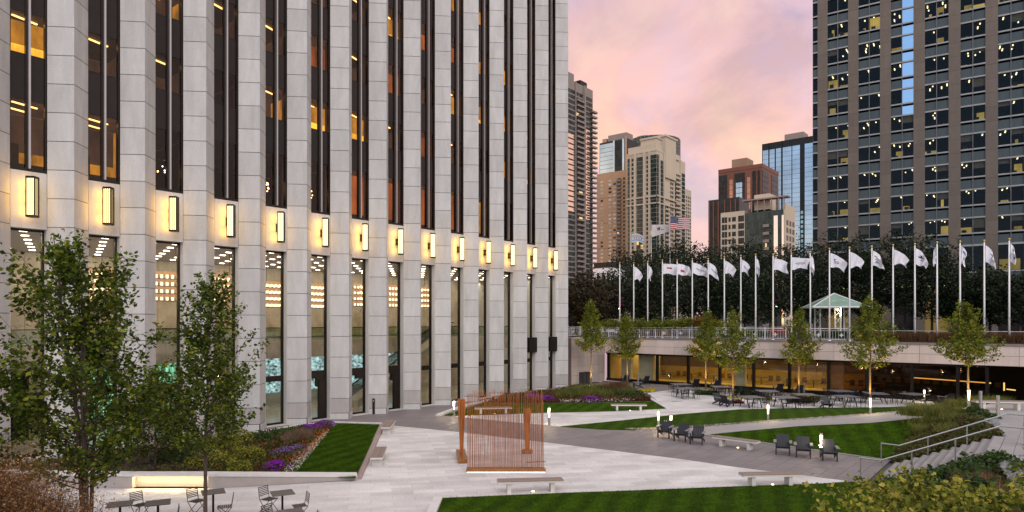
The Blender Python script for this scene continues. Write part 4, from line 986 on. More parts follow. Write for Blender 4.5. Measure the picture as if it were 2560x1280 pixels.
def flagpole(label, u, vtop, kind, mark='', left=False, far=None, hp=None, grp='white flagpoles along the terrace edge', r=.075):
    if far is None:
        x = wx(u); p = Wp(x, -.04 if u > 1860 and u < 2130 else .6, WZ + .06); d = p.y
    else: d = far; p = Vector(((u - HX) / FPX * d, d, WZ))
    zt = CAMZ + (HY - vtop) / FPX * d; H = zt - p.z
    t = thing('flagpole', label.replace('white flag with black and blue slanted marks', 'flag with slanted black and blue marks'), 'flagpole', p, 0, grp)
    t.rotation_euler = (0, 0, -math.atan2((u - HX), FPX))
    m = MB(); m.tube((0, 0, 0), (0, 0, H), r, r * .62, n=10); smooth(m.build('pole', m_white, t)); MB().lathe([(r * 1.7, 0), (r * 1.7, .04), (r * 1.1, .08)]).build('base_collar', m_white, t)
    g = MB(); g.ball((0, 0, H + .10), .085, 0, 8); g.tube((0, 0, H - .02), (0, 0, H + .05), .05, n=8); smooth(g.build('finial', m_gold, t))
    c = MB(); c.tube((.04, -r, 1.9), (.22, -r, 1.75), .02, n=5); c.build('cleat', m_black, t)
    if kind is None: return t
    P_ = {'out': (1.55, 1.05, 16, .12, 0, .12), 'mid': (1.45, 1.15, 38, .14, .1, .25), 'droop': (1.4, 1.3, 62, .14, .2, .4), 'limp': (1.15, 1.35, 88, .12, .25, .4), 'tri': (1.6, 1.3, 50, .12, 0, .5)}[kind]; P_ = (P_[0] * random.uniform(.74, 1.0), P_[1], P_[2] + random.uniform(-14, 20), P_[3] * random.uniform(.7, 1.5), P_[4], P_[5])
    f0 = flag_fn(P_[0], P_[1], P_[2], P_[3], random.random() * 6, P_[4], P_[5]); sg = -1 if left else 1
    f = lambda a, b: ((f0(a, b)[0] + r) * sg, f0(a, b)[1], f0(a, b)[2] + H - .25)
    fo = flag_mesh(f, 'flag', m_cloth, t)
    for mt, rects in MARKS[mark]:
        for rc in rects:
            for off in (-.012, .012): flag_mesh(f, 'mark', mt, fo, *rc, off=off)
    return t
FP = [(1542, 655, None, ''), (1577, 655, 'droop', ''), (1612, 652, 'limp', ''), (1649, 648, 'out', 'rb'), (1686, 648, 'out', 'r2'), (1724, 645, 'out', 'g'), (1764, 645, 'mid', 'g'), (1804.5, 640, 'mid', ''), (1846, 637, 'mid', 'g'), (1889.5, 634, 'limp', ''), (1933, 634, 'out', ''), (1978.6, 631, 'out', 'g'), (2026, 628, 'limp', 'r2'), (2074, 620, 'mid', 'S'), (2124, 617, 'tri', ''), (2175.7, 614, 'tri', 'bk'), (2229, 611, 'tri', 'bb'), (2284, 608, 'droop', 'x'), (2340, 604, 'limp', 'r2'), (2398, 602, 'limp', 'b'), (2459, 600, 'tri', 'k'), (2522, 596, 'limp', 'b')]
desc = {'': 'plain white flag', 'rb': 'white flag with red band', 'r2': 'white flag with faded red mark', 'g': 'white flag with grey lettering', 'S': 'white flag lettered with a blue S', 'bk': 'white flag with black and blue slanted marks', 'bb': 'white flag edged in navy', 'x': 'white flag with black cross stroke', 'b': 'narrow white flag with blue marks', 'k': 'white flag with one black bar'}
for i, (u, v, k, mk) in enumerate(FP):
    flagpole(('bare white pole, ' if k is None else 'pole with ' + desc[mk] + ', ') + ORD[i] + ' from the terrace left end', u, v + 5, k, mk, left=(u == 2340))
# three taller poles farther back with national, state and city flags
def bigpole(label, u, vtop, vf, d, wd, h, kind):
    p = Vector(((u - HX) / FPX * d, d, WZ)); zt = CAMZ + (HY - vtop) / FPX * d; H = zt - WZ
    t = thing('flagpole', label, 'flagpole', p, -math.atan2((u - HX), FPX), 'tall flagpoles behind the terrace trees')
    smooth(MB().tube((0, 0, 0), (0, 0, H), .09, .05, n=8).build('pole', m_steel, t)); MB().ball((0, 0, H + .1), .12).build('finial', m_gold, t)
    zf = CAMZ + (HY - vf) / FPX * d - WZ
    if kind == 'stripes':
        f = lambda a, b: (a * wd * .98 + .08, .18 * math.sin(a * 7) * a, zf - b * h - a * h * .12 + .05 * math.sin(a * 9))
        fo = flag_mesh(f, 'flag', M('flag_white', (.62, .60, .62), .8), t)
        for k in range(0, 13, 2):
            for off in (-.02, .02): flag_mesh(f, 'stripe', m_fred, fo, 0, 1, k / 13, (k + 1) / 13, off)
        for off in (-.03, .03): flag_mesh(f, 'canton', m_navy, fo, 0, .42, 0, 7 / 13, off)
        st_ = MB()
        for r_ in range(5):
            for c_ in range(6):
                q = f(.035 + c_ * .07, .05 + r_ * .1); st_.box((q[0], q[1] - .036, q[2]), (.05, .004, .05), rx=0)
        st_.build('stars', m_white, fo, kind='stuff')
    elif kind == 'seal':
        f = lambda a, b: (a * wd + .08, .16 * math.sin(a * 6 + 1) * a, zf - b * h * (1 - .42 * a) - a * h * .02)
        fo = flag_mesh(f, 'flag', M('flag_pale', (.56, .53, .53), .8), t)
        pts = []
        for k in range(6):
            a = math.pi / 2 + k * 4 * math.pi / 5; q = f(.40 + .11 * math.cos(a), .38 - .2 * math.sin(a)); pts.append((q[0], q[1] - .03, q[2]))
        MB().path(pts, .028, n=4).build('emblem', m_fblk, fo)
        for off in (-.02, .02): flag_mesh(f, 'lettering', m_fred, fo, .52, .68, .50, .58, off)
    else:
        f = lambda a, b: (a * wd + .08, .2 * math.sin(a * 6) * a, zf - b * h * (1 - .2 * a) - a * h * .35 + .25 * math.sin(a * 3.1))
        fo = flag_mesh(f, 'flag', M('flag_pale2', (.55, .54, .56), .8), t)
        for off in (-.02, .02):
            for (b0, b1) in ((.17, .34), (.66, .83)): flag_mesh(f, 'stripe', m_flb, fo, 0, 1, b0, b1, off)
        for k in range(4):
            q = f(.2 + k * .2, .5); MB().box((q[0], q[1] - .03, q[2]), (.16, .01, .16), ry=R(45)).build('star', m_fred, fo)
bigpole('tall pole flying the striped national flag with navy canton', 1675, 530, 541, 92, 2.5, 1.75, 'stripes')
bigpole('tall pole flying the pale state flag with a star emblem', 1628, 555, 562, 94, 2.4, 1.75, 'seal')
bigpole('tall pole flying the pale blue striped city flag with red stars', 1578, 578, 585, 96, 1.7, 1.3, 'city')

# ================================================================== TERRACE RAILING, PLANTER, GAZEBO
rl = thing('terrace_railing', 'white metal railing with diamond medallions on the terrace edge', 'railing', Wp(0, 0, WZ + .06), WING_A)
xr0, xr1 = -5.2, wx(2128)
m = MB(); m.bx(xr0, xr1, .46, .54, 1.0, 1.06); m.bx(xr0, xr1, .48, .52, .10, .14); m.bx(xr0, xr1, .485, .515, .84, .87); m.build('rail', m_white, rl)
x = xr0; pm = MB().bx(-.035, .035, -.035, .035, 0, 1.1).mesh('post', m_white); med = MB()
med.add([(0, 0, -.22), (.06, 0, -.06), (.22, 0, 0), (.06, 0, .06), (0, 0, .22), (-.06, 0, .06), (-.22, 0, 0), (-.06, 0, -.06)], [tuple(range(8))]); med.add([(0, .03, -.22), (.06, .03, -.06), (.22, .03, 0), (.06, .03, .06), (0, .03, .22), (-.06, .03, .06), (-.22, .03, 0), (-.06, .03, -.06)], [tuple(range(8))]); medm = med.mesh('medallion', m_white); bal = MB()
while x < xr1:
    o = bpy.data.objects.new('post', pm); COL.objects.link(o); o.parent = rl; o.location = (x, .5, 0)
    o = bpy.data.objects.new('medallion', medm); COL.objects.link(o); o.parent = rl; o.location = (x + .9, .5, .48)
    for q in range(1, 8):
        if q in (4,): continue
        bal.bx(x + q * .225 - .008, x + q * .225 + .008, .49, .51, .14, .84)
    x += 1.8
bal.build('balusters', m_white, rl, kind='stuff')
r2 = thing('thin_railing', 'thin white railing behind the brown grasses on the terrace', 'railing', Wp(0, 0, WZ + .06), WING_A)
m = MB(); m.bx(xr1, 60, 1.5, 1.53, .86, .9); m.build('rail', m_white, r2)
x = xr1
while x < 50: MB().bx(x, x + .04, 1.49, 1.54, 0, .88).build('post', m_white, r2); x += 2.6
pl = thing('planter', 'long low terrace planter holding brown grasses', 'planter', Wp(0, 0, WZ), WING_A); MB().bx(xr1 + .2, 58, .02, 1.2, .06, .16).build('trough', m_soil, pl)
gz = thing('gazebo', 'small white gazebo with green glass pyramid roof on the terrace', 'gazebo', AT(2085, 804, 78) * 1, -.2)
gz.location = (AT(2085, 804, 78).x, 78, WZ)
hw = 3.0; ez = 3.35; az_ = 5.0
m = MB()
for sx_, sy in ((-1, -1), (1, -1), (1, 1), (-1, 1)): m.tube((sx_ * hw, sy * hw, ez), (0, 0, az_), .06, n=5)
for a, b in (((-hw, -hw), (hw, -hw)), ((hw, -hw), (hw, hw)), ((hw, hw), (-hw, hw)), ((-hw, hw), (-hw, -hw))): m.tube((*a, ez), (*b, ez), .10, n=4)
m.build('roof_frame', m_white, gz)
mg = M('green_roof_glass', (.19, .28, .23), .25, 0, .2, emit=(.5, .75, .55), es=.05)  # faint emission in the glass stands in for light from inside
for a, b in (((-hw, -hw), (hw, -hw)), ((hw, -hw), (hw, hw)), ((hw, hw), (-hw, hw)), ((-hw, hw), (-hw, -hw))):
    q = MB(); q.add([(*a, ez + .03), (*b, ez + .03), (0, 0, az_)], [(0, 1, 2)]); q.build('roof_pane', mg, gz)
for cx, cy in ((0.1, -1.2), (-1.6, .9), (1.6, .9)):
    m = MB()
    for dx in (-.3, .3):
        for dy in (-.12, .12): m.bx(cx + dx - .04, cx + dx + .04, cy + dy - .04, cy + dy + .04, 0, ez)
    for k in range(3):
        z0 = .4 + k * .95; m.tube((cx - .3, cy - .12, z0), (cx + .3, cy - .12, z0 + .9), .02, n=4); m.tube((cx + .3, cy - .12, z0), (cx - .3, cy - .12, z0 + .9), .02, n=4)
    m.build('lattice_post', m_white, gz)
MB().ball((.1, -1.2, 1.9 + 1.2), .12).build('lantern', m_bollglow, gz)
l = bpy.data.lights.new('gazebo_light', 'POINT'); l.energy = 60; l.color = (1, .9, .6); lo = bpy.data.objects.new('gazebo_light', l); COL.objects.link(lo); lo.location = Vector(gz.location) + Vector((0, -1.6, 2.8))
# street lamps with banners
m_ban = M('magenta_banner', (.55, .03, .22), .7); m_ban2 = M('violet_banner', (.10, .06, .35), .7)
for (u, v, d, lb_) in ((1548, 772, 88, 'street lamp with magenta banners and glowing globe near the van'), (1940, 768, 84, 'street lamp with pink banners glowing among the terrace trees')):
    t = thing('street_lamp', lb_, 'street lamp', (AT(u, v, d).x, d, WZ), 0, 'globe street lamps with banners'); zt = AT(u, v, d).z - WZ
    MB().tube((0, 0, 0), (0, 0, zt + 2.2), .07, .05).build('post', m_black, t); MB().ball((0, -.25, zt), .17, 0, 8).build('globe', EM('globe_%d' % u, (1, .82, .5), 10), t)
    for sx_, mm in ((-.32, m_ban), (.32, m_ban)):
        MB().box((sx_, 0, zt + 1.0), (.42, .03, 1.1)).build('banner', mm, t); MB().box((sx_, 0, zt + 1.72), (.42, .03, .32)).build('banner_top', m_ban2, t)
        MB().tube((0, 0, zt + 1.9), (sx_ * 1.7, 0, zt + 1.9), .015).build('arm', m_black, t)
ms_ = thing('street_lamp', 'slim grey lamp post left of the first flagpole', 'street lamp', (AT(1514, 760, 90).x, 90, WZ)); MB().tube((0, 0, 0), (0, 0, 4.0), .05).build('post', m_steel, ms_); MB().box((.2, 0, 4.0), (.5, .15, .1)).build('lamp_head', m_steel, ms_)
# white van partly hidden by the hedge
vn = thing('parked_van', 'white van parked on the terrace street behind the hedge', 'van', (AT(1520, 800, 84).x, 84, WZ), .12)
b = MB(); prof = [(-2.4, .4), (2.4, .4), (2.45, 1.1), (1.9, 1.25), (1.3, 2.0), (-2.3, 2.1), (-2.45, 1.6)]
n = len(prof); b.add([(x, -.95, z) for x, z in prof] + [(x, .95, z) for x, z in prof], [tuple(range(n)), tuple(range(2 * n - 1, n - 1, -1))] + [(i, i + n, (i + 1) % n + n, (i + 1) % n) for i in range(n)]); b.build('body', m_white, vn)
for x in (-1.5, -.5, .5): MB().box((x, -.955, 1.6), (.85, .02, .5)).build('window', m_spandrel, vn)
for x in (-1.5, 1.5):
    for y in (-.9, .9): MB().tube((x, y - .1, .36), (x, y + .1, .36), .36, n=14).build('wheel', m_black, vn)
# round kiosk
k_ = thing('round_kiosk', 'round tan metal kiosk drum behind the hedge', 'kiosk', (AT(1656, 800, 86).x, 86, WZ)); MB().lathe([(.9, 0), (.9, 2.1)], n=24).build('drum', M('tan_metal', (.30, .22, .15), .4, .5, .1), k_); MB().lathe([(.95, 2.1), (.95, 2.2), (.2, 2.35)], n=24).build('roof', m_steel, k_)
rf = thing('construction_fence', 'red orange barrier fence beyond the terrace trees', 'fence', (AT(1955, 790, 84).x, 84, WZ))
for i in range(4): MB().box((-1.2 + i * .7, 0, .5), (.66, .05, .8)).build('panel', M('red_panel%d' % i, (.35, .035, .02), .7), rf)
# ================================================================== RIGHT OFFICE TOWER
RA = -math.atan2(.541, .841); R0 = Vector((46.84, 103.6, 0)); TR_ = TRZ(R0, RA)
rt = thing('office_block', 'broad tan stone office block with rows of paired dark windows, at the right', 'office block', R0, RA)
RL = 48.0; RH = 78.0; WX0, WM, PW = 2.16, 4.25, 1.38
nbay = 11
zrows = [14.7 + 3.9 * k for k in range(1, 17)]       # vision bottoms above the lobby storeys
bk = MB(); bk.bx(.0, RL, 8, 30, WZ, RH); bk.bx(.75, RL, .3, 8, RH - .3, RH); bk.build('core', m_offroom, rt)
# corner return
MB().bx(.0, .05, .3, 30, WZ, RH).build('side_wall', m_tan, rt)
pan = []; ppar = []; colobj = []
xs = [WX0 - 1.42 + WM * k for k in range(nbay + 1)]
for k, x in enumerate(xs):
    x0 = x; x1 = x + 1.42 if k else x + 1.42
    co = MB().bx(x0 + .01, x1 - .01, .03, .5, WZ, RH).build('pier', m_tanband, rt); colobj.append(co)
    z = WZ
    while z < RH:
        pan.append((((x0 + x1) / 2, -.0, z + .975), (x1 - x0, .08, 1.93), 0, k)); z += 1.95
pieces('stone_panel', pan, m_tan, TR_, rt, 220, None, colobj)
sill = []; vis = []; spn = []; mul = MB()
def bay_x(k): return (WX0 + WM * k, WX0 + WM * k + PW, WX0 + WM * k + PW + .07, WX0 + WM * k + 2 * PW + .07)
m_specs = []
offi = MB()
for k in range(-1, nbay):
    xa, xb, xc, xd = bay_x(k)
    if k == -1: xc, xd = .05, .74
    prs = [(xa, xb), (xc, xd)] if k >= 0 else [(xc, xd)]
    if k >= 0: mul.bx(xb, xc, -.02, .25, WZ + 6, RH)
    for j, z in enumerate(zrows):
        for (a, b) in prs:
            wd = b - a
            mir = (k == 2 and a == xc and z > 36)
            vis.append((((a + b) / 2, .16, z + 1.06), (wd, .02, 2.1), 0, mir)); spn.append((((a + b) / 2, .14, z - .97 - .12), (wd, .03, 1.22), 0, mir))
            for zz in (z - .22, z - 1.93): sill.append((((a + b) / 2, .02, zz + .11), (wd, .14, .20), 0))
        # office behind
        x0_, x1_ = prs[0][0] - .1, prs[-1][1] + .1; rr = random.random(); lit = rr < .42; dp = 5
        if k < 0: continue
        offi.quad((x0_, .3, z + 2.12), (x1_, .3, z + 2.12), (x1_, dp, z + 2.12), (x0_, dp, z + 2.12), 0)
        offi.quad((x0_, .3, z), (x1_, .3, z), (x1_, dp, z), (x0_, dp, z), 0)
        offi.quad((x0_, dp, z), (x1_, dp, z), (x1_, dp, z + 2.1), (x0_, dp, z + 2.1), 0); offi.quad((x0_, .3, z), (x0_, dp, z), (x0_, dp, z + 2.1), (x0_, .3, z + 2.1), 0)
        for h_, (a, b) in enumerate(prs):
            prob = .34 if k < 2 else (.46 if k < 4 else .5)
            if random.random() < prob:
                d2 = random.choice((1.0, 1.6, 2.4, 3.4)); hh = random.choice((.4, .7, 1.0, 1.5, 2.05)) * (1 if z > 35 else .75); a2 = a + (b - a) * random.choice((0, 0, .35)); b2 = b - (b - a) * random.choice((0, 0, .4))
                offi.quad((a2, d2, z), (b2, d2, z), (b2, d2, z + hh), (a2, d2, z + hh), 1)
                if random.random() < .5: offi.bx(a + .2, a + .75, d2 - .4, d2 - .2, z, z + random.uniform(.5, .9), 0)
            if random.random() < .22: hb = random.uniform(.3, 1.5); offi.quad((a, .24, z + 2.1 - hb), (b, .24, z + 2.1 - hb), (b, .24, z + 2.1), (a, .24, z + 2.1), 3)
            for q in range(random.choice((0, 1, 1, 2, 2, 3))):
                offi.box((a + random.uniform(.2, b - a - .1), 1.1 + q * 1.25 + random.uniform(0, .5), z + 2.06), (.13, random.choice((.45, .9, 1.1)), .05), mi=2)
offi.build('office_rooms', [m_offroom, m_offyel, m_offlamp, M('roller_blind', (.16, .14, .12), .8)], rt, kind='stuff')
pieces('window_pane', [v[:3] for v in vis if not v[3]], m_glass2, TR_, rt, 300)
pieces('mirror_pane', [v[:3] for v in vis + spn if v[3]], m_mirror, TR_, rt, 60)
pieces('spandrel_pane', [v[:3] for v in spn if not v[3]], m_spand2, TR_, rt, 300)
pieces('window_sill', sill, m_greysill, TR_, rt, 300)
mul.build('mullions', m_greyband, rt)
# lobby storeys
for k in range(nbay):
    xa, xb, xc, xd = bay_x(k)
    MB().bx(xa, xd, .12, .2, 11.6, 12.9).build('spandrel_pane', m_spand2, rt); MB().bx(xa, xd, .16, .18, 13.2, 16.7).build('tall_pane', m_glass2, rt)
    MB().bx(xa, xd, .02, .2, 16.7, 16.95).build('window_sill', m_greysill, rt); MB().bx(xa, xd, .02, .2, 13.0, 13.2).build('window_sill', m_greysill, rt)
    MB().bx(xa, xd, -.1, .2, 11.15, 11.35).build('glowing_ledge', EM('green_ledge_%d' % k, (.85, 1, .55), .8), rt)  # ledge, no lamp: the green light on it is painted as emission
    MB().bx(xa, xd, .5, .6, WZ, 11.1).build('shop_pane', m_spandrel if k % 3 else M('shop_warm_%d' % k, (.12, .08, .03), .4, emit=(.9, .6, .15), es=.12), rt)
    if k in (5, 7, 8, 9): MB().bx(xa + .3, xd - .2, 2.5, 2.6, 13.4, 14.9).build('lit_room', m_offyel, rt)

# ================================================================== DISTANT TOWERS
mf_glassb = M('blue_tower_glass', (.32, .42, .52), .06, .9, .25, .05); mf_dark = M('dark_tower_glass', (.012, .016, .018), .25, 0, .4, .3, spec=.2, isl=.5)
mf_green = M('green_tower_glass', (.020, .036, .034), .2, 0, .4, .25, spec=.3, isl=.6); mf_cream = M('cream_precast', (.50, .42, .32), .8, 0, .06, .1)
mf_tan = M('tan_precast', (.40, .25, .15), .8, 0, .06, .1); mf_grey = M('grey_concrete', (.24, .20, .18), .8, 0, .1, .1); mf_red = M('red_brown_metal', (.15, .055, .035), .5, .2, .2, .1); mf_pink = M('pinkish_frame', (.26, .20, .20), .8)
mf_win = M('pale_far_window', (.26, .27, .27), .2, 0, .4, .3, spec=.8, isl=.5); mf_peach = M('peach_mirror', (.75, .60, .55), .06, .95, .1)
mf_lit = EM('far_lit_window', (1, .70, .32), .9); mf_blind = M('buff_panel', (.26, .165, .11), .7, 0, .2, .2)
def tower_frame(label, u, d, wl, wr, vtop, zb=WZ, name='apartment_tower'):
    """near vertical corner stands at photo column u and distance d; faces run back-left (wl m) and back-right (wr m)"""
    z1 = CAMZ + (HY - vtop) / FPX * d
    t = thing(name, label, 'tower block', (AT(u, 0, d).x, d, zb)); t.rotation_euler = (0, 0, WING_A)
    return t, z1 - zb
# local frame: -x along the left face, +y along the right face, corner at the origin
def width_m(u0, u1, d):  # how long a left face must be to reach photo column u1 from u0
    k = (u1 - HX) / FPX; x0 = (u0 - HX) / FPX * d; return (k * d - x0) / (-.7726 - k * .635)
def width_r(u0, u1, d):
    k = (u1 - HX) / FPX; x0 = (u0 - HX) / FPX * d; return (k * d - x0) / (.635 - k * .772)
def grid(m, face, a0, a1, z0, z1, nx, fh, fx=.6, fz=.55, mi=0, proud=.05, litp=0, litmi=0, start=.5):
    """windows set on a face; face 'L' runs along -x, 'R' along +y"""
    n = int((z1 - z0) / fh)
    st_ = (a1 - a0) / nx
    for j in range(n):
        for i in range(nx):
            c = a0 + st_ * (i + .5); z = z0 + fh * (j + start); w_ = st_ * fx; h_ = fh * fz
            mm = litmi if litp and random.random() < litp else mi
            if face == 'L': m.bx(-c - w_ / 2, -c + w_ / 2, -proud, .02, z - h_ / 2, z + h_ / 2, mm)
            else: m.bx(-.02, proud, c - w_ / 2, c + w_ / 2, z - h_ / 2, z + h_ / 2, mm)
def strip(m, face, a0, a1, z0, z1, mi=0, proud=.1):
    if face == 'L': m.bx(-a1, -a0, -proud, .02, z0, z1, mi)
    else: m.bx(-.02, proud, a0, a1, z0, z1, mi)
def balc(m, face, a0, a1, z0, z1, fh, mi=0, out=1.4):
    n = int((z1 - z0) / fh)
    for j in range(n):
        z = z0 + fh * j
        if face == 'L': m.bx(-a1, -a0, -out, .0, z, z + .25, mi); m.bx(-a1, -a0, -out, -out + .1, z + .25, z + 1.1, mi)
        else: m.bx(0, out, a0, a1, z, z + .25, mi); m.bx(out - .1, out, a0, a1, z + .25, z + 1.1, mi)
# A: tall slab beside the stone tower (its long face recedes to the right)
d = 380; uA = 1408; A, H = tower_frame('tall grey residential tower with stacked balconies beside the granite tower', uA, d, 20, 40, 190)
wr = width_r(uA, 1482, d)
MB().bx(-16, 0, 0, wr, 0, H).build('wall', mf_grey, A); MB().bx(-14, -1.5, 2, wr * .42, H, H + 5).build('roof_room', mf_grey, A); MB().bx(-12, -1.2, wr * .62, wr * .85, H, H + 3.5).build('dark_roof_room', mf_dark, A)
f = lambda u: width_r(uA, u, d)
m = MB(); grid(m, 'R', f(1419), f(1437), 0, H * .985, 4, 3.05, .92, .72, 0, .06, .5, 1); grid(m, 'R', f(1462), f(1481), 0, H * .97, 4, 3.05, .92, .72, 0, .06, .5, 1); grid(m, 'R', f(1438), f(1457), 0, H * .97, 2, 3.05, .9, .7, 2, .03, .04, 3)
m.build('windows', [mf_dark, mf_green, mf_dark, mf_lit], A, kind='stuff')
hi_ = MB(); grid(hi_, 'R', f(1419), f(1437), H * .46, H * .80, 1, 3.05, .96, .7, 0, .10); grid(hi_, 'R', f(1462), f(1474), H * .44, H * .84, 1, 3.05, .96, .7, 0, .10); hi_.build('peach_windows', mf_peach, A, kind='stuff')
m = MB(); balc(m, 'R', f(1438.5), f(1457), 0, H * .96, 3.05, 0, 1.6); balc(m, 'R', f(1474), wr + 2.4, 0, H * .93, 3.05, 0, 2.0); m.build('balconies', mf_grey, A, kind='stuff')
m = MB(); strip(m, 'R', f(1457.5), f(1461), 0, H, 0, 1.2); strip(m, 'R', f(1437), f(1438.4), 0, H, 0, .8); m.build('pier', mf_grey, A)
# B: blue glass tower
d = 560; B, H = tower_frame('blue glass tower rising behind the tan apartment block', 1567, d, 30, 8, 345, name='glass_tower'); wl = width_m(1567, 1499, d)
MB().bx(-wl, 0, 0, 20, 0, H).build('wall', mf_dark, B)
g = lambda u: width_m(1567, u, d)
m = MB(); grid(m, 'L', g(1535), g(1500), H * .3, H - 1, 7, 3.6, .95, .92, 0, .1); m.build('blue_panes', mf_glassb, B, kind='stuff')
m = MB(); grid(m, 'L', g(1554), g(1536), H * .3, H - 1, 4, 3.6, .93, .9, 0, .1, .03, 1); m.build('dark_panes', [mf_dark, mf_lit], B, kind='stuff'); m = MB(); strip(m, 'L', g(1561), g(1556), H * .3, H, 0, .3); strip(m, 'L', g(1537), g(1533), H * .3, H, 0, .3); m.build('bright_fin', mf_glassb, B)
m = MB(); strip(m, 'L', 0, g(1563), H * .3, H + 2, 0, .4); m.build('stone_fin', mf_tan, B); MB().bx(-20, -2, 3, 14, H, H + 6).build('roof_room', mf_grey, B); MB().bx(-wl + 1, -wl + 5, 3, 9, H, H + 4).build('roof_stair', mf_tan, B)
# B2 curved grid tower behind D
B2, H = tower_frame('curved grey glass tower top showing behind the cream tower', 1600, 600, 20, 30, 343, name='glass_tower'); m = MB(); m.lathe([(24, 0), (24, H)], (2, 22, 0), 40); m.build('wall', mf_green, B2)
m = MB()
for j in range(int(H * .7 / 3.4), int(H / 3.4)): m.lathe([(24.15, 0), (24.15, .5)], (2, 22, j * 3.4), 40)
for i in range(40): a = i * math.pi / 20; m.box((2 + 24.1 * math.cos(a), 22 + 24.1 * math.sin(a), H * .85), (.4, .4, H * .3), rz=a)
m.build('glazing_bars', mf_grey, B2, kind='stuff'); MB().lathe([(8, 0), (8, 5)], (-6, 20, H), 16).build('roof_drum', mf_blind, B2)
# C: tan block
d = 470; C_, H = tower_frame('tan apartment block with small paired windows left of the cream tower', 1567, d, 22, 5, 424); wl = width_m(1567, 1492, d); g = lambda u: width_m(1567, u, d)
MB().bx(-wl, 0, 0, 18, 0, H).build('wall', mf_tan, C_)
m = MB(); fh = 2.75
for (ua, ub) in ((1501, 1508), (1521, 1529), (1533, 1540)): grid(m, 'L', g(ub), g(ua), 0, H * .97, 1, fh, .85, .5, 0, .08, .12, 1)
grid(m, 'L', g(1553), g(1543), 0, H * .97, 2, fh, .85, .6, 2, .08, .05, 3); grid(m, 'L', g(1563), g(1557), 0, H * .97, 1, fh, .8, .6, 2, .05)
m.build('windows', [mf_win, mf_dark, mf_dark, mf_lit], C_, kind='stuff'); m = MB(); balc(m, 'L', g(1554), g(1542), 0, H * .96, fh, 0, 1.2); m.build('balconies', mf_grey, C_, kind='stuff'); m = MB()
for q in range(1, 6): m.bx(-wl - .1, .1, -.12, .02, H * q / 6, H * q / 6 + .3)
m.build('string_course', mf_blind, C_)
# D: cream tower
d = 430; D, H = tower_frame('tall cream apartment tower with green bay windows and stepped crown', 1642, d, 30, 30, 376); g = lambda u: width_m(1642, u, d); f = lambda u: width_r(1642, u, d); wl = g(1567); wr = f(1713); fh = 2.9
MB().bx(-wl, -.0, 0, wr, 0, H).build('wall', mf_cream, D)
m = MB()
for (ua, ub, nx) in ((1569, 1575, 1), (1592, 1607, 3), (1627, 1641.5, 3)): grid(m, 'L', g(ub), g(ua), 0, H * .985, nx, fh, .93, .88, 0, .25, .02, 1)
for (ua, ub) in ((1579, 1584), (1616, 1620)): grid(m, 'L', g(ub), g(ua), 0, H * .985, 1, fh, .95, .62, 2, .08)
grid(m, 'R', .0, f(1646), 0, H * .985, 2, fh, .93, .88, 0, .25); grid(m, 'R', f(1649), f(1657), 0, H * .97, 2, fh, .93, .85, 0, .25, .02, 1); grid(m, 'R', f(1702), f(1712), 0, H * .95, 2, fh, .93, .8, 0, .2, .02, 1)
grid(m, 'R', f(1660), f(1671), 0, H * .72, 2, fh, .85, .7, 2, .05); grid(m, 'R', f(1675), f(1684), 0, H * .9, 2, fh, .6, .6, 2, .12); grid(m, 'R', f(1687), f(1698), 0, H * .9, 2, fh, .85, .7, 2, .05)
m.build('windows', [mf_green, mf_lit, mf_dark], D, kind='stuff')
m = MB(); strip(m, 'L', g(1591), g(1586), 0, H, 0, 1.0); strip(m, 'L', g(1578), g(1576), 0, H, 0, .8); strip(m, 'L', g(1614), g(1609), 0, H, 0, 1.0); strip(m, 'L', g(1626), g(1622), 0, H, 0, .8); strip(m, 'R', f(1646.5), f(1648.5), 0, H, 0, .8); strip(m, 'R', f(1657.5), f(1660), 0, H, 0, .8); strip(m, 'R', f(1699), f(1701.5), 0, H, 0, .8)
for zz in (.735, .75 - .055): m.bx(-wl - .2, .8, -.9, 0, H * zz, H * zz + .8); m.bx(0, .9, -.9, wr, H * zz, H * zz + .8)
m.build('piers', mf_cream, D)
m = MB(); balc(m, 'R', f(1660.5), f(1672), 0, H * .70, fh, 0, 1.2); balc(m, 'R', f(1687), f(1698.5), 0, H * .93, fh, 0, 1.2); m.build('balconies', mf_cream, D, kind='stuff')
m = MB(); m.bx(-wl * .98, -1, 1, wr * .5, H, H + 5); m.bx(-wl * .6, -2, 3, wr * .62, H + 5, H + 9); m.bx(-wl * .62, -1.4, 2.4, wr * .64, H + 9, H + 10.2); m.bx(-4, 1.2, f(1660), f(1686), H * .86, H + 11); m.bx(-5, 1.8, f(1658.5), f(1688), H + 11, H + 12.2); m.bx(-4, .8, f(1687), f(1697), H - 1, H + 2.5); m.bx(-wl, .2, -.3, wr * .55, H - .1, H + .9)
m.build('crown', mf_cream, D)
# E: slim cream slab right of D
d = 520; E, H = tower_frame('slim pale apartment slab edging the cream tower on its right', 1708, d, 6, 14, 470); wr = width_r(1708, 1728, d); MB().bx(-10, 0, 0, wr, 0, H).build('wall', mf_cream, E)
m = MB(); grid(m, 'R', wr * .3, wr * .98, 0, H * .97, 3, 2.9, .5, .6, 0, .1); m.build('windows', mf_dark, E, kind='stuff')
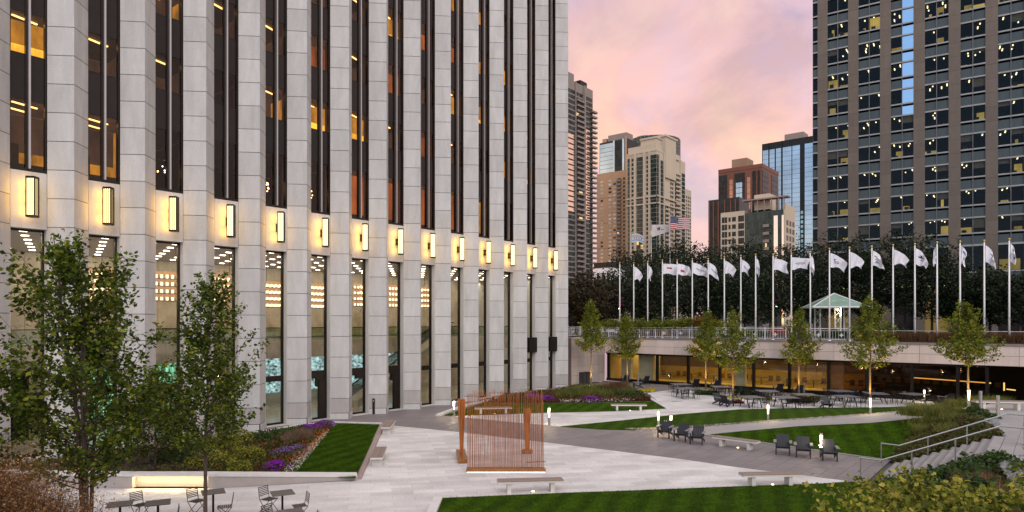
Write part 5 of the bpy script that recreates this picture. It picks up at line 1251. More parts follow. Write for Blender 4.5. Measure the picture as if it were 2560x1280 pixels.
# H: red-brown tower group
d = 360; Hh, H = tower_frame('dark red brown glass tower with vertical stripes', 1905, d, 30, 4, 404, name='glass_tower'); g = lambda u: width_m(1905, u, d); f = lambda u: width_r(1905, u, d); wr = f(1946); wl = g(1796)
MB().bx(-wl, 0, 0, wr, 0, H - 3).build('wall', mf_red, Hh)
m = MB()
for (ua, ub, nx) in ((1797, 1818, 5), (1881, 1890, 2), (1894, 1900, 2), (1836, 1862, 5)): grid(m, 'L', g(ub), g(ua), 0, H * .965, nx, 3.0, .97, .93, 0, .2, .012, 1)
for (ua, ub, nx) in ((1905.5, 1921, 4), (1929, 1944, 4)): grid(m, 'R', f(ua), f(ub), 0, H * .965, nx, 3.0, .97, .93, 0, .2, .012, 1)
m.build('windows', [mf_dark, mf_lit], Hh, kind='stuff'); m = MB()
for (ua, ub) in ((1824, 1832), (1868, 1876)): grid(m, 'L', g(ub), g(ua), 0, H * .95, 2, 3.0, .97, .93, 0, .15)
m.build('bronze_panes', M('bronze_mirror', (.33, .17, .12), .15, .8, .3, .1), Hh, kind='stuff'); m = MB(); grid(m, 'L', g(1856), g(1840), H * .45, H * .9, 2, 3.0, .94, .9, 0, .3); m.build('blue_panes', mf_glassb, Hh, kind='stuff')
MB().bx(-g(1826), -g(1864), 2, 12, H - 3, H + 4).build('roof_room', mf_blind, Hh); MB().bx(-wl, .2, -.2, wr, H - 3, H - 1).build('parapet', mf_red, Hh)
d = 340; H2, H = tower_frame('low dark striped tower stepping down left of the red brown one', 1848, d, 20, 4, 492, name='glass_tower'); g = lambda u: width_m(1848, u, d); wl = g(1771); MB().bx(-wl, 0, 0, 14, 0, H).build('wall', mf_dark, H2)
m = MB()
for ua in (1773, 1783, 1795, 1811, 1826, 1838): strip(m, 'L', g(ua + 2.5), g(ua), 0, H - 1, 0, .4)
m.build('red_fins', mf_red, H2); m = MB(); grid(m, 'L', g(1846), g(1772), 0, H - 2, 18, 3.0, .9, .86, 0, .06); m.build('windows', mf_dark, H2, kind='stuff')
# G: bright glass tower
d = 470; Gt, H = tower_frame('bright sky reflecting glass tower behind the office block', 2040, d, 40, 5, 338, name='glass_tower'); g = lambda u: width_m(2040, u, d); wl = g(1905); MB().bx(-wl, 0, 0, 20, 0, H).build('wall', mf_dark, Gt)
m = MB(); 
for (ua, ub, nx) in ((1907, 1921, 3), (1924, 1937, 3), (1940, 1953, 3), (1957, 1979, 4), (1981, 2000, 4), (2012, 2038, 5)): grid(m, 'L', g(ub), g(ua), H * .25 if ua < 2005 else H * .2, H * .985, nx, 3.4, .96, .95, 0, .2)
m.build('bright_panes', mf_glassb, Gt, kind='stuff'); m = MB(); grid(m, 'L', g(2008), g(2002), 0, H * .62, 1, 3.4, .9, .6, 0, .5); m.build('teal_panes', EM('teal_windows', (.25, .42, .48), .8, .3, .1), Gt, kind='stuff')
m = MB(); strip(m, 'L', g(1956), g(1954), 0, H, 0, .6); strip(m, 'L', g(1923), g(1922), 0, H, 0, .6); m.build('dark_fin', m_black, Gt); MB().bx(-g(1958), -g(2006), 3, 14, H, H + 5).build('roof_room', mf_grey, Gt)
# I: low cream and green building in front
d = 250; I_, H = tower_frame('mid-rise apartment building with cream left wing and green glass balconies', 1962, d, 30, 8, 516); g = lambda u: width_m(1962, u, d); f = lambda u: width_r(1962, u, d); wr = f(1986); wl = g(1803); MB().bx(-wl, 0, 0, wr, 0, H - 1).build('wall', mf_green, I_)
m = MB(); m.bx(-wl - .1, -g(1862), -.25, 6, 0, H); m.bx(-.4, .25, -.2, wr, 0, H + 1); m.build('stone_wing', mf_cream, I_)
m = MB(); grid(m, 'L', g(1819), g(1805), 0, H * .97, 2, 2.9, .86, .78, 0, .32); grid(m, 'L', g(1828), g(1821), 0, H * .97, 1, 2.9, .75, .6, 0, .32); grid(m, 'L', g(1841), g(1830), 0, H * .97, 1, 2.9, .85, .6, 0, .32, .04, 1); grid(m, 'L', g(1861), g(1846), 0, H * .97, 3, 2.9, .9, .8, 0, .32, .04, 1)
grid(m, 'L', g(1955), g(1864), 0, H * .97, 22, 2.9, .9, .86, 2, .1, .02, 1); grid(m, 'R', .4, wr - .4, 0, H * .95, 3, 2.9, .6, .65, 0, .32, .03, 1)
m.build('windows', [mf_dark, mf_lit, mf_green], I_, kind='stuff'); m = MB(); balc(m, 'L', g(1925), g(1910), 0, H * .95, 2.9, 0, 1.3); balc(m, 'L', g(1862), g(1846), 0, H * .7, 2.9, 0, 1.0); m.build('balconies', mf_grey, I_, kind='stuff')
m = MB(); strip(m, 'L', g(1945), g(1935), H * .25, H * .93, 0, .3); strip(m, 'L', g(1960), g(1955), 0, H * .93, 0, .3); m.build('peach_panes', mf_peach, I_)
m = MB(); m.bx(-g(1858), 1.5, -1.5, 2, H + 3.4, H + 3.9)
for ua in (1880, 1895, 1912, 1930, 1948, 1961): m.bx(-g(ua), -g(ua) + .35, -1.2, -.8, H - 1, H + 3.4)
m.build('pergola', mf_pink, I_); MB().bx(-g(1881), -g(1920), 2, 9, H, H + 6).build('roof_room', mf_cream, I_)
# small white building and brick neighbour low at the left
d = 150; J, H = tower_frame('small white building with tall narrow windows low beside the grey tower', 1532, d, 6, 4, 668, name='low_building'); wl = width_m(1532, 1486, d); MB().bx(-wl, 0, 0, 8, 0, H).build('wall', m_white, J)
for i in range(3): MB().bx(-wl + .7 + i * 1.3, -wl + 1.3 + i * 1.3, -.05, .02, H - 4.6, H - 1.1).build('window', mf_dark, J)
MB().bx(-wl - .1, .1, -.1, 8, H, H + 1.2).build('dark_roof', m_black, J)
d = 160; J2, H = tower_frame('low brick building roof behind the first flagpoles', 1575, d, 6, 4, 685, name='low_building'); wl = width_m(1575, 1532, d); MB().bx(-wl, 0, 0, 8, 0, H).build('wall', M('dull_brick', (.17, .10, .09), .9), J2)
for i in range(3): MB().bx(-wl + .5 + i * 1.5, -wl + 1.4 + i * 1.5, -.05, .02, H - 3, H - 1.2).build('window', mf_dark, J2)

# ================================================================== VEGETATION
lf_fore = LEAF('foreground_leaves', [(0, (.018, .036, .004)), (.4, (.055, .090, .008)), (.8, (.13, .18, .015)), (1, (.30, .30, .03))], .5)
lf_wing = LEAF('wing_tree_leaves', [(0, (.055, .090, .010)), (.45, (.13, .18, .016)), (.8, (.25, .27, .025)), (1, (.38, .31, .04))], .45)
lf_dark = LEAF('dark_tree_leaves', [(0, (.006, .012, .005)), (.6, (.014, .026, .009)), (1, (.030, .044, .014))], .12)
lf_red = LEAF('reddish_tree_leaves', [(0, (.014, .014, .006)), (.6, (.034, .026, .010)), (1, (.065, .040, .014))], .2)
lf_lime = LEAF('lime_leaves', [(0, (.050, .075, .010)), (.4, (.15, .18, .022)), (.75, (.32, .32, .04)), (1, (.56, .46, .09))], .45)
lf_green = LEAF('shrub_leaves', [(0, (.020, .050, .012)), (.6, (.045, .090, .020)), (1, (.10, .13, .03))], .3)
lf_grass = LEAF('brown_grass', [(0, (.075, .035, .018)), (.6, (.13, .062, .03)), (1, (.22, .12, .05))], .3, .8)
lf_ggrass = LEAF('green_grass_tuft', [(0, (.06, .10, .018)), (.5, (.14, .17, .03)), (1, (.34, .26, .08))], .4, .8)
lf_gc = LEAF('ground_cover', [(0, (.025, .050, .012)), (.45, (.08, .11, .02)), (.75, (.10, .070, .020)), (1, (.12, .045, .02))], .25)
lf_bedl = LEAF('bed_foliage', [(0, (.02, .045, .010)), (.4, (.05, .075, .012)), (.6, (.11, .10, .012)), (.8, (.10, .035, .015)), (1, (.15, .05, .02))], .25)
def FLOW(name, c): return LEAF(name, [(0, tuple(x * .5 for x in c)), (1, c)], .2, .7)
f_purple = FLOW('purple_flowers', (.34, .03, .50)); f_lilac = FLOW('lilac_flowers', (.28, .17, .42)); f_white = FLOW('white_flowers', (.75, .72, .6)); f_orange = FLOW('orange_flowers', (.70, .22, .03)); f_yellow = FLOW('yellow_flowers', (.70, .58, .05)); f_red = FLOW('red_foliage', (.16, .025, .02))

def tree(label, loc, H, Rr, cb, nlimb, nleaf, leaf, lmat, bmat, trunk_r=.07, name='tree', grp=None, up=50, profile=None, jit=.10, lean=0, group_rand=None, cat='tree', multi=1, sub=7, asp=.65):
    t = thing(name, label, cat, loc, random.random() * 6, grp)
    tb = MB(); pts_all = []; wts = []
    stems = []
    for s_ in range(multi):
        a = random.random() * 6.28; off = .0 if multi == 1 else .12
        top = Vector((random.uniform(-.1, .1) * Rr + lean + math.cos(a) * off * 6 * (multi > 1), random.uniform(-.1, .1) * Rr + math.sin(a) * off * 6 * (multi > 1), H * (1 if s_ == 0 else random.uniform(.82, .96))))
        mid = Vector((math.cos(a) * off * 2, math.sin(a) * off * 2, H * .45)); b0 = Vector((math.cos(a) * off * .4, math.sin(a) * off * .4, 0))
        P = [b0 + (mid - b0) * (i / 4) for i in range(4)] + [mid + (top - mid) * (i / 5) + Vector((random.uniform(-.03, .03), random.uniform(-.03, .03), 0)) * Rr for i in range(6)]
        tb.path(P, trunk_r if multi == 1 else trunk_r * .7, .008, 7); stems.append(P)
    def onstem(P, z):
        for a_, b_ in zip(P, P[1:]):
            if a_.z <= z <= b_.z: f_ = (z - a_.z) / max(1e-6, b_.z - a_.z); return a_ + (b_ - a_) * f_
        return P[-1].copy()
    prof = profile or (lambda h: math.sin(math.pi * min(1, h * .92 + .12)) ** .6 * (1 - h * .35))
    for i in range(nlimb):
        h = (i + random.random()) / nlimb; P = stems[i % multi]; z = cb + (H - cb) * h * .93; o = onstem(P, z); az = i * 2.39996 + random.uniform(-.5, .5)
        ln = Rr * prof(h) * random.uniform(.65, 1.25); el = R(min(66, up + h * 16 + random.uniform(-12, 12))); rise = math.tan(el) * ln * .55
        end = o + Vector((math.cos(az) * ln, math.sin(az) * ln, rise)); ctrl = o + Vector((math.cos(az) * ln * .62, math.sin(az) * ln * .62, rise * .32))
        B = [o * (1 - q) ** 2 + ctrl * 2 * q * (1 - q) + end * q * q for q in (0, .25, .5, .75, 1)]
        tb.path(B, max(.008, trunk_r * .30 * (1 - h * .6)), .004, 4)
        for q in np.linspace(.25, 1, sub):
            k = min(3, int(q * 4)); c = B[k] + (B[k + 1] - B[k]) * (q * 4 - k)
            tl = ln * .34 * (1.2 - q * .6) * random.uniform(.5, 1.3); a2 = az + random.uniform(-1.3, 1.3); e2 = c + Vector((math.cos(a2) * tl, math.sin(a2) * tl, tl * random.uniform(.1, .9)))
            pts_all.append((c, e2)); wts.append(tl + .05)
    # leader leaves
    for P in stems:
        for q in range(6): z = H * (.72 + .26 * q / 5); o = onstem(P, z); pts_all.append((o, o + Vector((random.uniform(-.1, .1), random.uniform(-.1, .1), .18)) * (1 + Rr * .2))); wts.append(.25)
    A_ = np.array([p[0] for p in pts_all]); B_ = np.array([p[1] for p in pts_all]); w_ = np.array(wts); idx = rng.choice(len(A_), nleaf, p=w_ / w_.sum()); q = rng.random(nleaf)[:, None]
    Pt = A_[idx] * (1 - q) + B_[idx] * q + rng.normal(size=(nleaf, 3)) * jit
    tb.build('trunk', bmat, t); np_mesh('crown', leaf_verts(Pt, leaf, .6, asp), 4, lmat, t)
    return t
colp = lambda h: (1.0 - .80 * h) * (.55 + .45 * min(1, h / .18)) if h > 0 else .5
def uplight(p, e=30):
    l = bpy.data.lights.new('tree_uplight', 'SPOT'); l.energy = e * 4.5; l.color = (1, .64, .18); l.spot_size = R(60); l.spot_blend = .8; l.shadow_soft_size = .08
    lo = bpy.data.objects.new('tree_uplight', l); COL.objects.link(lo); lo.location = Vector(p) + Vector((-.25, -.75, .12)); lo.rotation_euler = (R(180 - 16), 0, R(-10))
# foreground trees
tree('large dark leafy foreground tree at the left edge', Vector((-10.6, 16.6, 0)), 8.3, 2.0, 1.9, 120, 13000, .12, lf_fore, m_bark, .085, 'foreground_tree', 'foreground trees', 56, lambda h: (1 - .80 * h ** 1.1) * (.75 + .25 * min(1, h / .2)), .09, 0, multi=5)
tree('dense young tree filling the bottom left corner', Vector((-12.6, 14.5, 0)), 5.6, 2.1, .8, 60, 12000, .12, lf_fore, m_bark, .06, 'foreground_tree', 'foreground trees', 45, None, .13)
tree('slim upright foreground tree in front of the bistro tables', Vector((-8.35, 18.1, 0)), 7.5, 1.62, 2.35, 100, 9600, .10, lf_fore, m_bark, .062, 'foreground_tree', 'foreground trees', 50, lambda h: (1 - .80 * h ** .8) * (.75 + .25 * min(1, h / .15)), .065)
tree('leafy shrub tree behind the left planting, low under the big tree', Vector((-14.5, 27.0, .2)), 3.6, 1.9, .5, 45, 9000, .11, LEAF('olive_leaves', [(0, (.03, .04, .008)), (.5, (.06, .075, .012)), (1, (.14, .13, .02))], .35), m_bark, .05, 'shrub_tree', None, 40, None, .14)
# wing trees
WT = [(1478, 968, 748, 1.75, .38, 'leftmost wing tree, rising from the flower bed by the side wall'), (1568, 961, 785, 1.65, .34, 'second wing tree, in front of the left end of the cafe glass'), (1768, 971, 775, 1.7, .34, 'third wing tree, between two charcoal armchairs'), (1832, 1003, 775, 2.0, .30, 'fourth wing tree, on the picnic paving with orange lit trunk'), (1997, 990, 770, 1.75, .33, 'fifth wing tree, glowing trunk before the yellow cafe'), (2175, 1016, 738, 2.15, .33, 'sixth wing tree, broad crown behind a lit bollard'), (2420, 1012, 752, 1.9, .36, 'rightmost wing tree, before the dark bar front')]
for i, (u, v, vt, rr, cbf, lb_) in enumerate(WT):
    z0 = 0 if u < 2400 else .8; p = clampw(G(u, v, z0), -1.3); Ht = AT(u, vt, p.y).z - z0
    tree(lb_, p, Ht, rr, Ht * cbf, 64, 5400, .15, lf_wing, m_barkl, .085, 'wing_tree', 'young trees in front of the low wing', 38, lambda h: (1 - .88 * h ** .75) * (.75 + .25 * min(1, h / .12)) * 1.08, .10, sub=6)
    uplight(p, (170, 120, 170, 190, 180, 210, 110)[i])
    if u in (1478,): MB().ball((p.x - .3, p.y - .9, .15), .07).build('uplight_lamp', EM('uplamp%d' % i, (1, .8, .5), 25)); o_ = bpy.data.objects['uplight_lamp']; tag(o_, 'small glaring ground spotlight at the foot of the leftmost wing tree', 'spotlight')
# dark terrace trees
bt = [(1440, 712, 78, 3.6, 'r'), (1500, 722, 84, 3.2, 'r'), (1592, 640, 92, 4.2, 'd'), (1660, 632, 98, 4.6, 'd'), (1735, 640, 90, 4.4, 'd'), (1800, 648, 96, 4.4, 'd'), (1862, 622, 100, 4.6, 'd'), (1925, 640, 92, 4.4, 'd'), (1985, 628, 98, 4.4, 'd'), (2035, 660, 88, 3.2, 'd'), (2105, 606, 92, 4.6, 'd'), (2165, 640, 86, 3.6, 'd'), (2262, 592, 84, 4.6, 'd'), (2330, 640, 80, 3.6, 'd'), (2410, 705, 78, 3.4, 'd'), (2475, 700, 74, 3.2, 'd'), (2550, 700, 70, 3.4, 'd'), (1465, 745, 74, 2.4, 'r'), (1540, 700, 100, 3.0, 'd'), (1630, 700, 80, 3.4, 'd'), (1770, 700, 84, 3.6, 'd'), (1895, 700, 82, 3.6, 'd')]
for i, (u, vt, d, rr, k) in enumerate(bt):
    p = Vector((AT(u, 0, d).x, d, WZ)); Ht = AT(u, vt, d).z - WZ
    pos = 'reddish brown street tree, ' if k == 'r' else 'dark dense street tree behind the flagpoles, '
    j = sorted(q[0] for q in bt if q[4] == k).index(u)
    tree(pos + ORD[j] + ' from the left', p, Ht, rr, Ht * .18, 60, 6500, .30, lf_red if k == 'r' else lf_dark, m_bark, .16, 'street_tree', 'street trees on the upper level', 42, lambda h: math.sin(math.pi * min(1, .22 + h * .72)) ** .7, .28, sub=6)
def bush(label, p, rx, ry, h, n, leaf, mat, grp=None, name='shrub', kind=None, cat='shrub', asp=.65):
    c = rng.normal(size=(n, 3)); c /= np.linalg.norm(c, axis=1)[:, None]; c[:, 2] = np.abs(c[:, 2]); r_ = (.55 + .45 * rng.random(n) ** .5)[:, None]
    lump = 1 + .18 * np.sin(c[:, 0] * 5 + p[0]) * np.cos(c[:, 1] * 4 + p[1]); P = c * r_ * np.array([rx, ry, h]) * lump[:, None]
    o = np_mesh(name, leaf_verts(P, leaf, .6, asp), 4, mat); o.location = p; tag(o, label, cat, grp); return o
# hedge-like vines along the railing
hx = [(1508, 'first'), (1540, 'second'), (1573, 'third'), (1606, 'fourth'), (1640, 'fifth'), (1674, 'sixth'), (1708, 'seventh'), (1742, 'eighth'), (1775, 'ninth')]
for i, (u, n_) in enumerate(hx):
    x = wx(u); p = Wp(x, 1.0, WZ + .1); t = thing('climbing_shrub', 'leafy climbing shrub with bare stems on the terrace railing, %s from the left' % n_, 'shrub', p, WING_A, 'climbing shrubs along the terrace railing')
    n = 1500; P = rng.normal(size=(n, 3)) * np.array([.75, .3, .22]) + np.array([0, -.3, 1.28 + (.25 if i in (6, 7) else 0)]); np_mesh('foliage', leaf_verts(P, .15, .6), 4, lf_wing if i != 7 else LEAF('rusty_leaves', [(0, (.12, .05, .01)), (1, (.30, .13, .02))], .3), t)
    m = MB()
    for q in range(5): a = random.uniform(-.5, .5); m.path([(a * .2, -.45, 0), (a * .7, -.5, .55), (a * 1.4, -.4, 1.25)], .02, .012, 4)
    m.build('stems', m_bark, t)
def grasses(name, pts, n, H, wid, mat, lean=.5, label=None, cat='ornamental grass', kind='stuff'):
    P = area_pts([Vector(p) for p in pts], n); o = np_mesh(name, blades(P, H, wid, lean), 3, mat); o['kind'] = kind; return o
# brown grasses in the planter
q = [Wp(xr1 + .3, .1, WZ + .15), Wp(56, .1, WZ + .15), Wp(56, 1.15, WZ + .15), Wp(xr1 + .3, 1.15, WZ + .15)]
grasses('brown_grasses', q, 26000, .72, .03, lf_grass, .35)
for (u, rr, h, i) in ((2085, 1.2, .9, 0), (2230, 2.6, 1.4, 1), (2270, 1.6, .8, 2), (2130, 1.5, .8, 3)):
    bush('rounded green shrub behind the thin railing, ' + ['below the gazebo', 'largest one', 'right of the largest', 'left of the largest'][i], Vector((AT(u, 0, 70).x, 70, WZ)), rr, rr, h, 1600, .2, lf_dark if i % 2 else lf_green, 'shrubs behind the thin railing')
for (u, i) in ((1860, 0), (1885, 1)):
    bush(['low green hedge beyond the railing, left clump', 'low green hedge beyond the railing, right clump'][i], Vector((AT(u, 0, 76).x, 76, WZ)), 1.4, 1, .9, 1200, .18, lf_green)
# left planting bed
def patch(name, pts, n, size, mat, h=.2, kind='stuff', asp=.8):
    P = area_pts([Vector(p) for p in pts], n); P[:, 2] += rng.random(n) * h + .02; o = np_mesh(name, leaf_verts(P, size, .8, asp), 4, mat); o['kind'] = kind; return o
ins = [F(-6, 1.9, .05), G(668, 1087, .03), G(822, 1063, .03), G(832, 1062, .05), G(712, 1184, .14), G(540, 1192, .43) + Vector((0, .6, 0)), G(320, 1192, .43) + Vector((0, .6, 0))]
patch('bed_ground_cover', ins, 16000, .11, lf_bedl, .30)
patch('mulch_plants', [G(700, 1100, .05), G(800, 1068, .05), G(830, 1065, .05), G(715, 1180, .13), G(640, 1185, .2)], 5000, .08, f_red, .16)
def clump(name, u, v, z, n, size, rad, h, mat): 
    p = G(u, v, z); a = rng.random(n) * 6.28; r_ = np.sqrt(rng.random(n)) * rad; P = np.stack([p.x + r_ * np.cos(a), p.y + r_ * np.sin(a), z + (1 - (r_ / rad) ** 2) * h + rng.random(n) * .06], 1); o = np_mesh(name, leaf_verts(P, size, 1, .9), 4, mat); return o
def fl(name, lab, *a, grp=None): o = clump(name, *a); tag(o, lab, 'flowers', grp); return o
fl('purple_flowers', 'bright purple flower clump at the far end of the left bed', 775, 1077, .05, 1200, .09, .95, .3, f_purple); fl('purple_flowers', 'small purple flower clump beside the far purple clump', 800, 1069, .05, 600, .08, .6, .25, f_purple)
fl('purple_flowers', 'bright purple flower clump nearest the retaining wall', 690, 1172, .13, 1300, .08, .62, .28, f_purple); fl('purple_flowers', 'purple flower clump left of the nearest one by the wall', 672, 1180, .14, 700, .08, .4, .25, f_purple)
fl('lilac_flowers', 'pale lilac flower clump at the top of the bed', 812, 1064, .05, 700, .08, .7, .28, f_lilac); fl('lilac_flowers', 'pale lilac flower drift in the middle of the bed', 718, 1137, .10, 1200, .08, .85, .3, f_lilac); fl('lilac_flowers', 'second lilac drift nearer the lawn', 745, 1128, .09, 800, .08, .6, .25, f_lilac)
patch('white_flowers', [G(790, 1100, .07), G(822, 1082, .06), G(745, 1180, .13), G(708, 1188, .14), G(715, 1165, .12)], 1300, .05, f_white, .2); patch('orange_flowers', [G(780, 1095, .07), G(826, 1075, .06), G(760, 1150, .12), G(700, 1180, .14), G(705, 1155, .12)], 1500, .06, f_orange, .22)
o = grasses('tan_grass_mound', [G(725, 1102, .08), G(760, 1092, .08), G(772, 1108, .08), G(722, 1118, .09)], 5000, .5, .02, LEAF('tan_grass', [(0, (.12, .075, .05)), (1, (.24, .16, .10))], .3), .9)
for i, (u, v, z, rr, mt) in enumerate(((700, 1092, .05, .6, lf_green), (728, 1085, .05, .5, lf_green), (752, 1079, .05, .45, lf_green), (655, 1103, .06, .7, lf_green), (600, 1105, .1, .9, lf_lime), (560, 1130, .2, 1.0, lf_lime), (520, 1160, .35, .9, lf_lime), (620, 1150, .2, .8, lf_lime), (480, 1120, .2, 1.0, lf_lime), (440, 1150, .35, .9, lf_green), (590, 1178, .35, .6, lf_lime))):
    bush('low shrub in the left bed, %s counting from its far end' % ORD[i], G(u, v, z), rr, rr, rr * .75, 1100, .09, mt, 'low shrubs in the left bed')
# reddish mound in the bottom-left corner
mo_ = MB(); mo_.add([(-16, 9, 0), (-6.6, 9, 0), (-6.9, 12.6, 0), (-9, 14.2, 0), (-16, 15, 0), (-16, 9, 1.6), (-8.0, 9, 1.5), (-8.1, 12.0, 1.4), (-9.6, 13.2, 1.4), (-16, 14, 1.6)], [(5, 6, 7, 8, 9), (0, 1, 6, 5), (1, 2, 7, 6), (2, 3, 8, 7), (3, 4, 9, 8)])
tag(mo_.build('planted_mound', m_soil), kind='structure')
for i, (x, y, h) in enumerate(((-9.9, 12.4, 1.9), (-9.2, 12.0, 1.7), (-8.6, 12.0, 1.3), (-8.1, 11.8, .9), (-8.9, 11.2, 1.5), (-8.0, 11.0, .7), (-9.7, 11.3, 1.7))):
    t = thing('russet_grass_clump', 'feathery russet grass clump in the bottom left corner, ' + ['farthest back', 'second from the left edge', 'middle one', 'rightmost one', 'nearest tall one', 'lowest one', 'leftmost one'][i], 'ornamental grass', (x, y, 1.4), 0, 'russet grasses at the bottom left')
    n = 2600; P = rng.normal(size=(n, 3)) * np.array([.35, .35, 0]); np_mesh('blades', blades(P, h, .02, .35), 3, lf_grass, t)
    n = 9000; P = rng.normal(size=(n, 3)) * np.array([.42, .42, .42]); P[:, 2] += h * .72; np_mesh('seed_heads', leaf_verts(P, .045, 1, .5), 4, LEAF('russet_seed%d' % i, [(0, (.09, .045, .015)), (.6, (.24, .12, .05)), (1, (.50, .30, .14))], .3), t)
# middle flower bed
patch('bed_foliage', mb, 9000, .13, lf_bedl, .35); patch('red_foliage', [G(1380, 1001), G(1620, 996), G(1628, 1003), G(1400, 1007), G(1230, 1006), G(1250, 1000)], 6000, .10, f_red, .2)
patch('white_flowers', [G(1400, 1008), G(1590, 1004), G(1590, 1001.5), G(1400, 1004)], 700, .09, f_white, .2)
for (u, v, lab) in ((1362, 1000, 'left purple flower clump in the middle bed'), (1478, 1001, 'right purple flower clump in the middle bed'), (1330, 996, 'purple flower clump seen through the rods')): fl('purple_flowers', lab, u, v, .04, 900, .10, 1.0, .3, f_purple)
grasses('tall_grasses', [G(1400, 990), G(1440, 975), G(1560, 974), G(1590, 985), G(1540, 995), G(1380, 999)], 9000, .62, .03, lf_ggrass, .6); grasses('tall_grasses', [G(1250, 994), G(1350, 984), G(1440, 975), G(1400, 998), G(1260, 1002)], 4000, .45, .03, lf_grass, .6)
grasses('tall_grasses', [G(1510, 985), G(1540, 975), G(1570, 978), G(1555, 992)], 1800, .95, .03, lf_grass, .6)
for i, (u, v) in enumerate(((1530, 990), (1500, 983), (1560, 993), (1460, 985), (1590, 994), (1430, 990))): bush('green clump in the middle flower bed, %s' % ORD[i], G(u, v, .03), .9, .9, .6, 700, .12, lf_green, 'green clumps in the middle bed')
# planted strips by the cafe
patch('yellow_flowers', [G(1598, 976), G(1640, 975), G(1632, 982), G(1606, 979)], 1300, .10, f_yellow, .15); patch('yellow_flowers', [G(1818, 993), G(1930, 996), G(1925, 1000), G(1822, 997)], 1400, .10, f_yellow, .15)
patch('strip_planting', [G(1735, 984), G(1790, 985), G(1800, 990), G(1740, 988)], 1500, .12, lf_green, .3); patch('strip_planting', [G(1960, 998), G(2055, 1000), G(2040, 1010), G(1970, 1008)], 2500, .12, lf_bedl, .3); patch('red_foliage', [G(1812, 1006), G(1850, 1005), G(1862, 1010), G(1815, 1010)], 1200, .1, f_red, .12)
for i, (u, v) in enumerate(((1850, 992), (1868, 993), (1895, 995))): bush('round dark shrub in the cafe strip, %s' % ORD[i], G(u, v), .6, .6, .75, 700, .12, lf_dark, 'round shrubs in the cafe strip')
# right slope
from_slope = [v + Vector((0, 0, .03)) for v in slope_r]
patch('slope_ground_cover', from_slope, 15000, .12, lf_gc, .2)
for i, (x, y, z, h) in enumerate(((21.3, 35.4, 1.2, .8), (21.9, 34.2, 1.3, .8), (20.9, 33.6, .9, .75), (20.2, 32.5, .6, .75), (19.6, 31.2, .4, .7), (21.6, 32.2, 1.3, .7), (22.6, 33.6, 1.5, .6), (18.6, 30.5, .2, .6), (20.2, 30.4, 1.1, .6), (25.2, 37.6, 1.2, .9), (26.2, 37.4, 1.4, .9), (27.2, 37.2, 1.4, .9), (24.4, 37.8, 1.0, .9), (23.6, 38.4, .9, .9))):
    t = thing('grass_clump', 'yellow green grass clump on the planted slope, %s from the lawn' % ORD[i] if i < 9 else 'tall grass clump behind the path at the rightmost tree, %s' % ORD[i - 9], 'ornamental grass', (x, y, z), 0, 'grass clumps on the slope')
    n = 900; P = rng.normal(size=(n, 3)) * np.array([.28, .28, 0]); np_mesh('blades', blades(P, h * .62, .03, .8), 3, lf_ggrass, t)
for i, (x, y, z, r_) in enumerate(((22.4, 31.3, 1.45, .6), (22.9, 32.9, 1.5, .6), (21.4, 30.4, 1.3, .55), (27.5, 33.6, 1.65, .7))): bush('glossy green shrub %s' % ['at the top of the planted slope', 'beside the grey bollards', 'next to the far handrail top post', 'right of the upper bench'][i], Vector((x, y, z)), r_, r_, r_ * .8, 1200, .11, lf_green, 'glossy shrubs on the right')
# cobbles
def cobbles(name, pts, n, size, mat):
    P = area_pts([Vector(p) for p in pts], n); V = []
    base = np.array([(1, 0, 0), (-1, 0, 0), (0, 1, 0), (0, -1, 0), (0, 0, 1), (0, 0, -1)], float); fs = [(0, 2, 4), (2, 1, 4), (1, 3, 4), (3, 0, 4)]
    s = size * (.5 + rng.random((n, 1, 1))); sc3 = (.7 + .6 * rng.random((n, 1, 3))) * np.array([1, 1, .6]); a = rng.random(n) * 6.28
    rot = np.stack([np.stack([np.cos(a), -np.sin(a)], 1), np.stack([np.sin(a), np.cos(a)], 1)], 1)
    pv = base[None] * s * sc3; pv[:, :, :2] = np.einsum('nij,nkj->nki', rot, pv[:, :, :2]); pv += P[:, None, :]
    me = bpy.data.meshes.new(name); vs = pv.reshape(-1, 3); faces = [tuple(6 * k + i for i in f) for k in range(n) for f in fs]; me.from_pydata(vs.tolist(), [], faces); me.materials.append(mat); o = bpy.data.objects.new(name, me); COL.objects.link(o); o['kind'] = 'stuff'; smooth(o); return o
m_cob = M('cobble', (.26, .22, .20), .8, 0, .4, 12, isl=.5)
cobbles('cobbles', [G(1560, 1071.5), G(1700, 1067.5, .03), G(1900, 1053, .15), G(2176, 1034, .6), G(2345, 1019, 1.1), G(2345, 1022.5, 1.1), G(2176, 1038, .6), G(1900, 1057, .15), G(1700, 1072, .03), G(1600, 1078)], 3500, .055, m_cob)
cobbles('grey_gravel', [T2 + Vector((.1, 0, UZ)), Vector((20.9, 29.6, UZ)), Vector((22.9, 32.0, UZ)), Vector((22.9, 31.4, UZ + .02)), Vector((21.4, 29.2, UZ + .02)), Vector((20.4, 28.0, UZ))], 2500, .06, M('grey_cobble', (.20, .195, .20), .8, 0, .4, 12, isl=.5))
gb = [Vector((15.9, 21.6, 1.56)), Vector((16.8, 22.3, 1.6)), Vector((16.2, 18.5, 1.55)), Vector((13.4, 14.0, 1.3)), Vector((11.3, 14.2, 1.2)), Vector((13.7, 17.9, 1.4))]
sheet('gravel_bed', gb, m_soil, -.02); cobbles('grey_gravel', gb, 7000, .065, M('grey_cobble3', (.17, .165, .17), .8, 0, .4, 12, isl=.5))
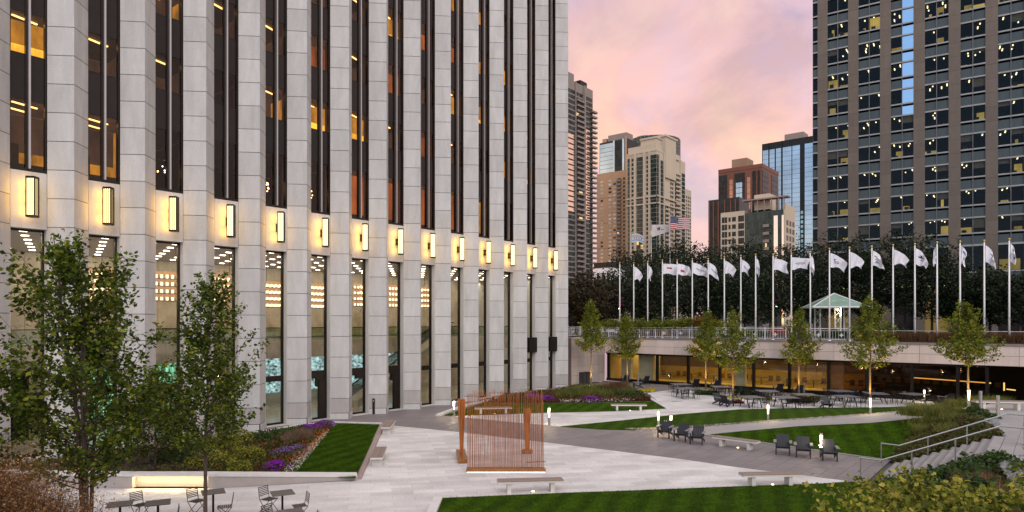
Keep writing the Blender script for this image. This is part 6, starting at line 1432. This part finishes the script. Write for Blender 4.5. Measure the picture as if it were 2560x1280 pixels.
cobbles('grey_gravel', [T1 + Vector((.3, -.1, UZ - .05)), Vector((18.4, 22.4, UZ)), Vector((19.8, 19.6, UZ)), Vector((21.0, 16.5, UZ)), Vector((18.8, 15.5, UZ - .1)), Vector((17.5, 19.5, UZ - .1)), Vector((16.3, 22.4, UZ - .1))], 9000, .06, M('grey_cobble2', (.24, .23, .235), .8, 0, .4, 12, isl=.5))
# near right shrubs (large soft leaves close to the camera)
sh = [(9.3, 13.2, 2.35, 1.1, 'l'), (8.3, 12.9, 2.3, 1.0, 'l'), (7.4, 12.5, 2.1, .95, 'l'), (6.6, 12.2, 1.9, .85, 'l'), (5.7, 11.8, 1.75, .6, 'l'), (10.0, 13.8, 2.15, 1.0, 'g'), (8.7, 11.6, 1.9, 1.0, 'l'), (7.7, 11.0, 1.7, .95, 'g'), (6.7, 10.8, 1.5, .9, 'l'), (9.7, 12.0, 1.9, 1.0, 'l'), (5.7, 10.7, 1.35, .7, 'l'), (10.2, 12.6, 1.8, .8, 'g'), (9.0, 14.8, 1.9, .9, 'l')]
for i, (x, y, h, rr, k) in enumerate(sh):
    tree('%s shrub on the near slope at the bottom right, %s' % ('yellow green' if k == 'l' else 'mid green', ORD[i]), Vector((x, y, .35)), h, rr, .2, 30, 3300, .11, lf_lime if k == 'l' else lf_green, m_bark, .03, 'near_shrub', 'shrubs at the bottom right', 38, lambda h_: .8 + .4 * math.sin(h_ * 3), .075, cat='shrub', sub=6, asp=.75)
for i, (x, y, z, lab) in enumerate(((10.3, 14.8, 1.0, 'pinkish dry grass clump among the near shrubs, left one'), (11.6, 15.3, 1.1, 'pinkish dry grass clump beside the gravel, near the right edge'), (11.7, 16.6, 1.2, 'pinkish dry grass clump between shrubs and gravel'))):
    t = thing('dry_grass_clump', lab, 'ornamental grass', (x, y, z), 0, 'dry grass clumps at the right'); n = 1600; P = rng.normal(size=(n, 3)) * np.array([.22, .22, 0]); np_mesh('blades', blades(P, 1.05, .022, .25), 3, LEAF('pink_grass%d' % i, [(0, (.16, .07, .04)), (1, (.36, .18, .11))], .3), t)
patch('near_slope_cover', [v + Vector((0, 0, .05)) for v in near_s[:3]] + [Vector((16.4, 21.6, 1.55)), Vector((16.0, 18.0, 1.4)), Vector((13.5, 12, .9)), Vector((10, 10, .6)), Vector((12.0, 15.4, .2)), Vector((13.8, 20, .1)), Vector((13.4, 24.2, .05))], 14000, .13, lf_green, .22)
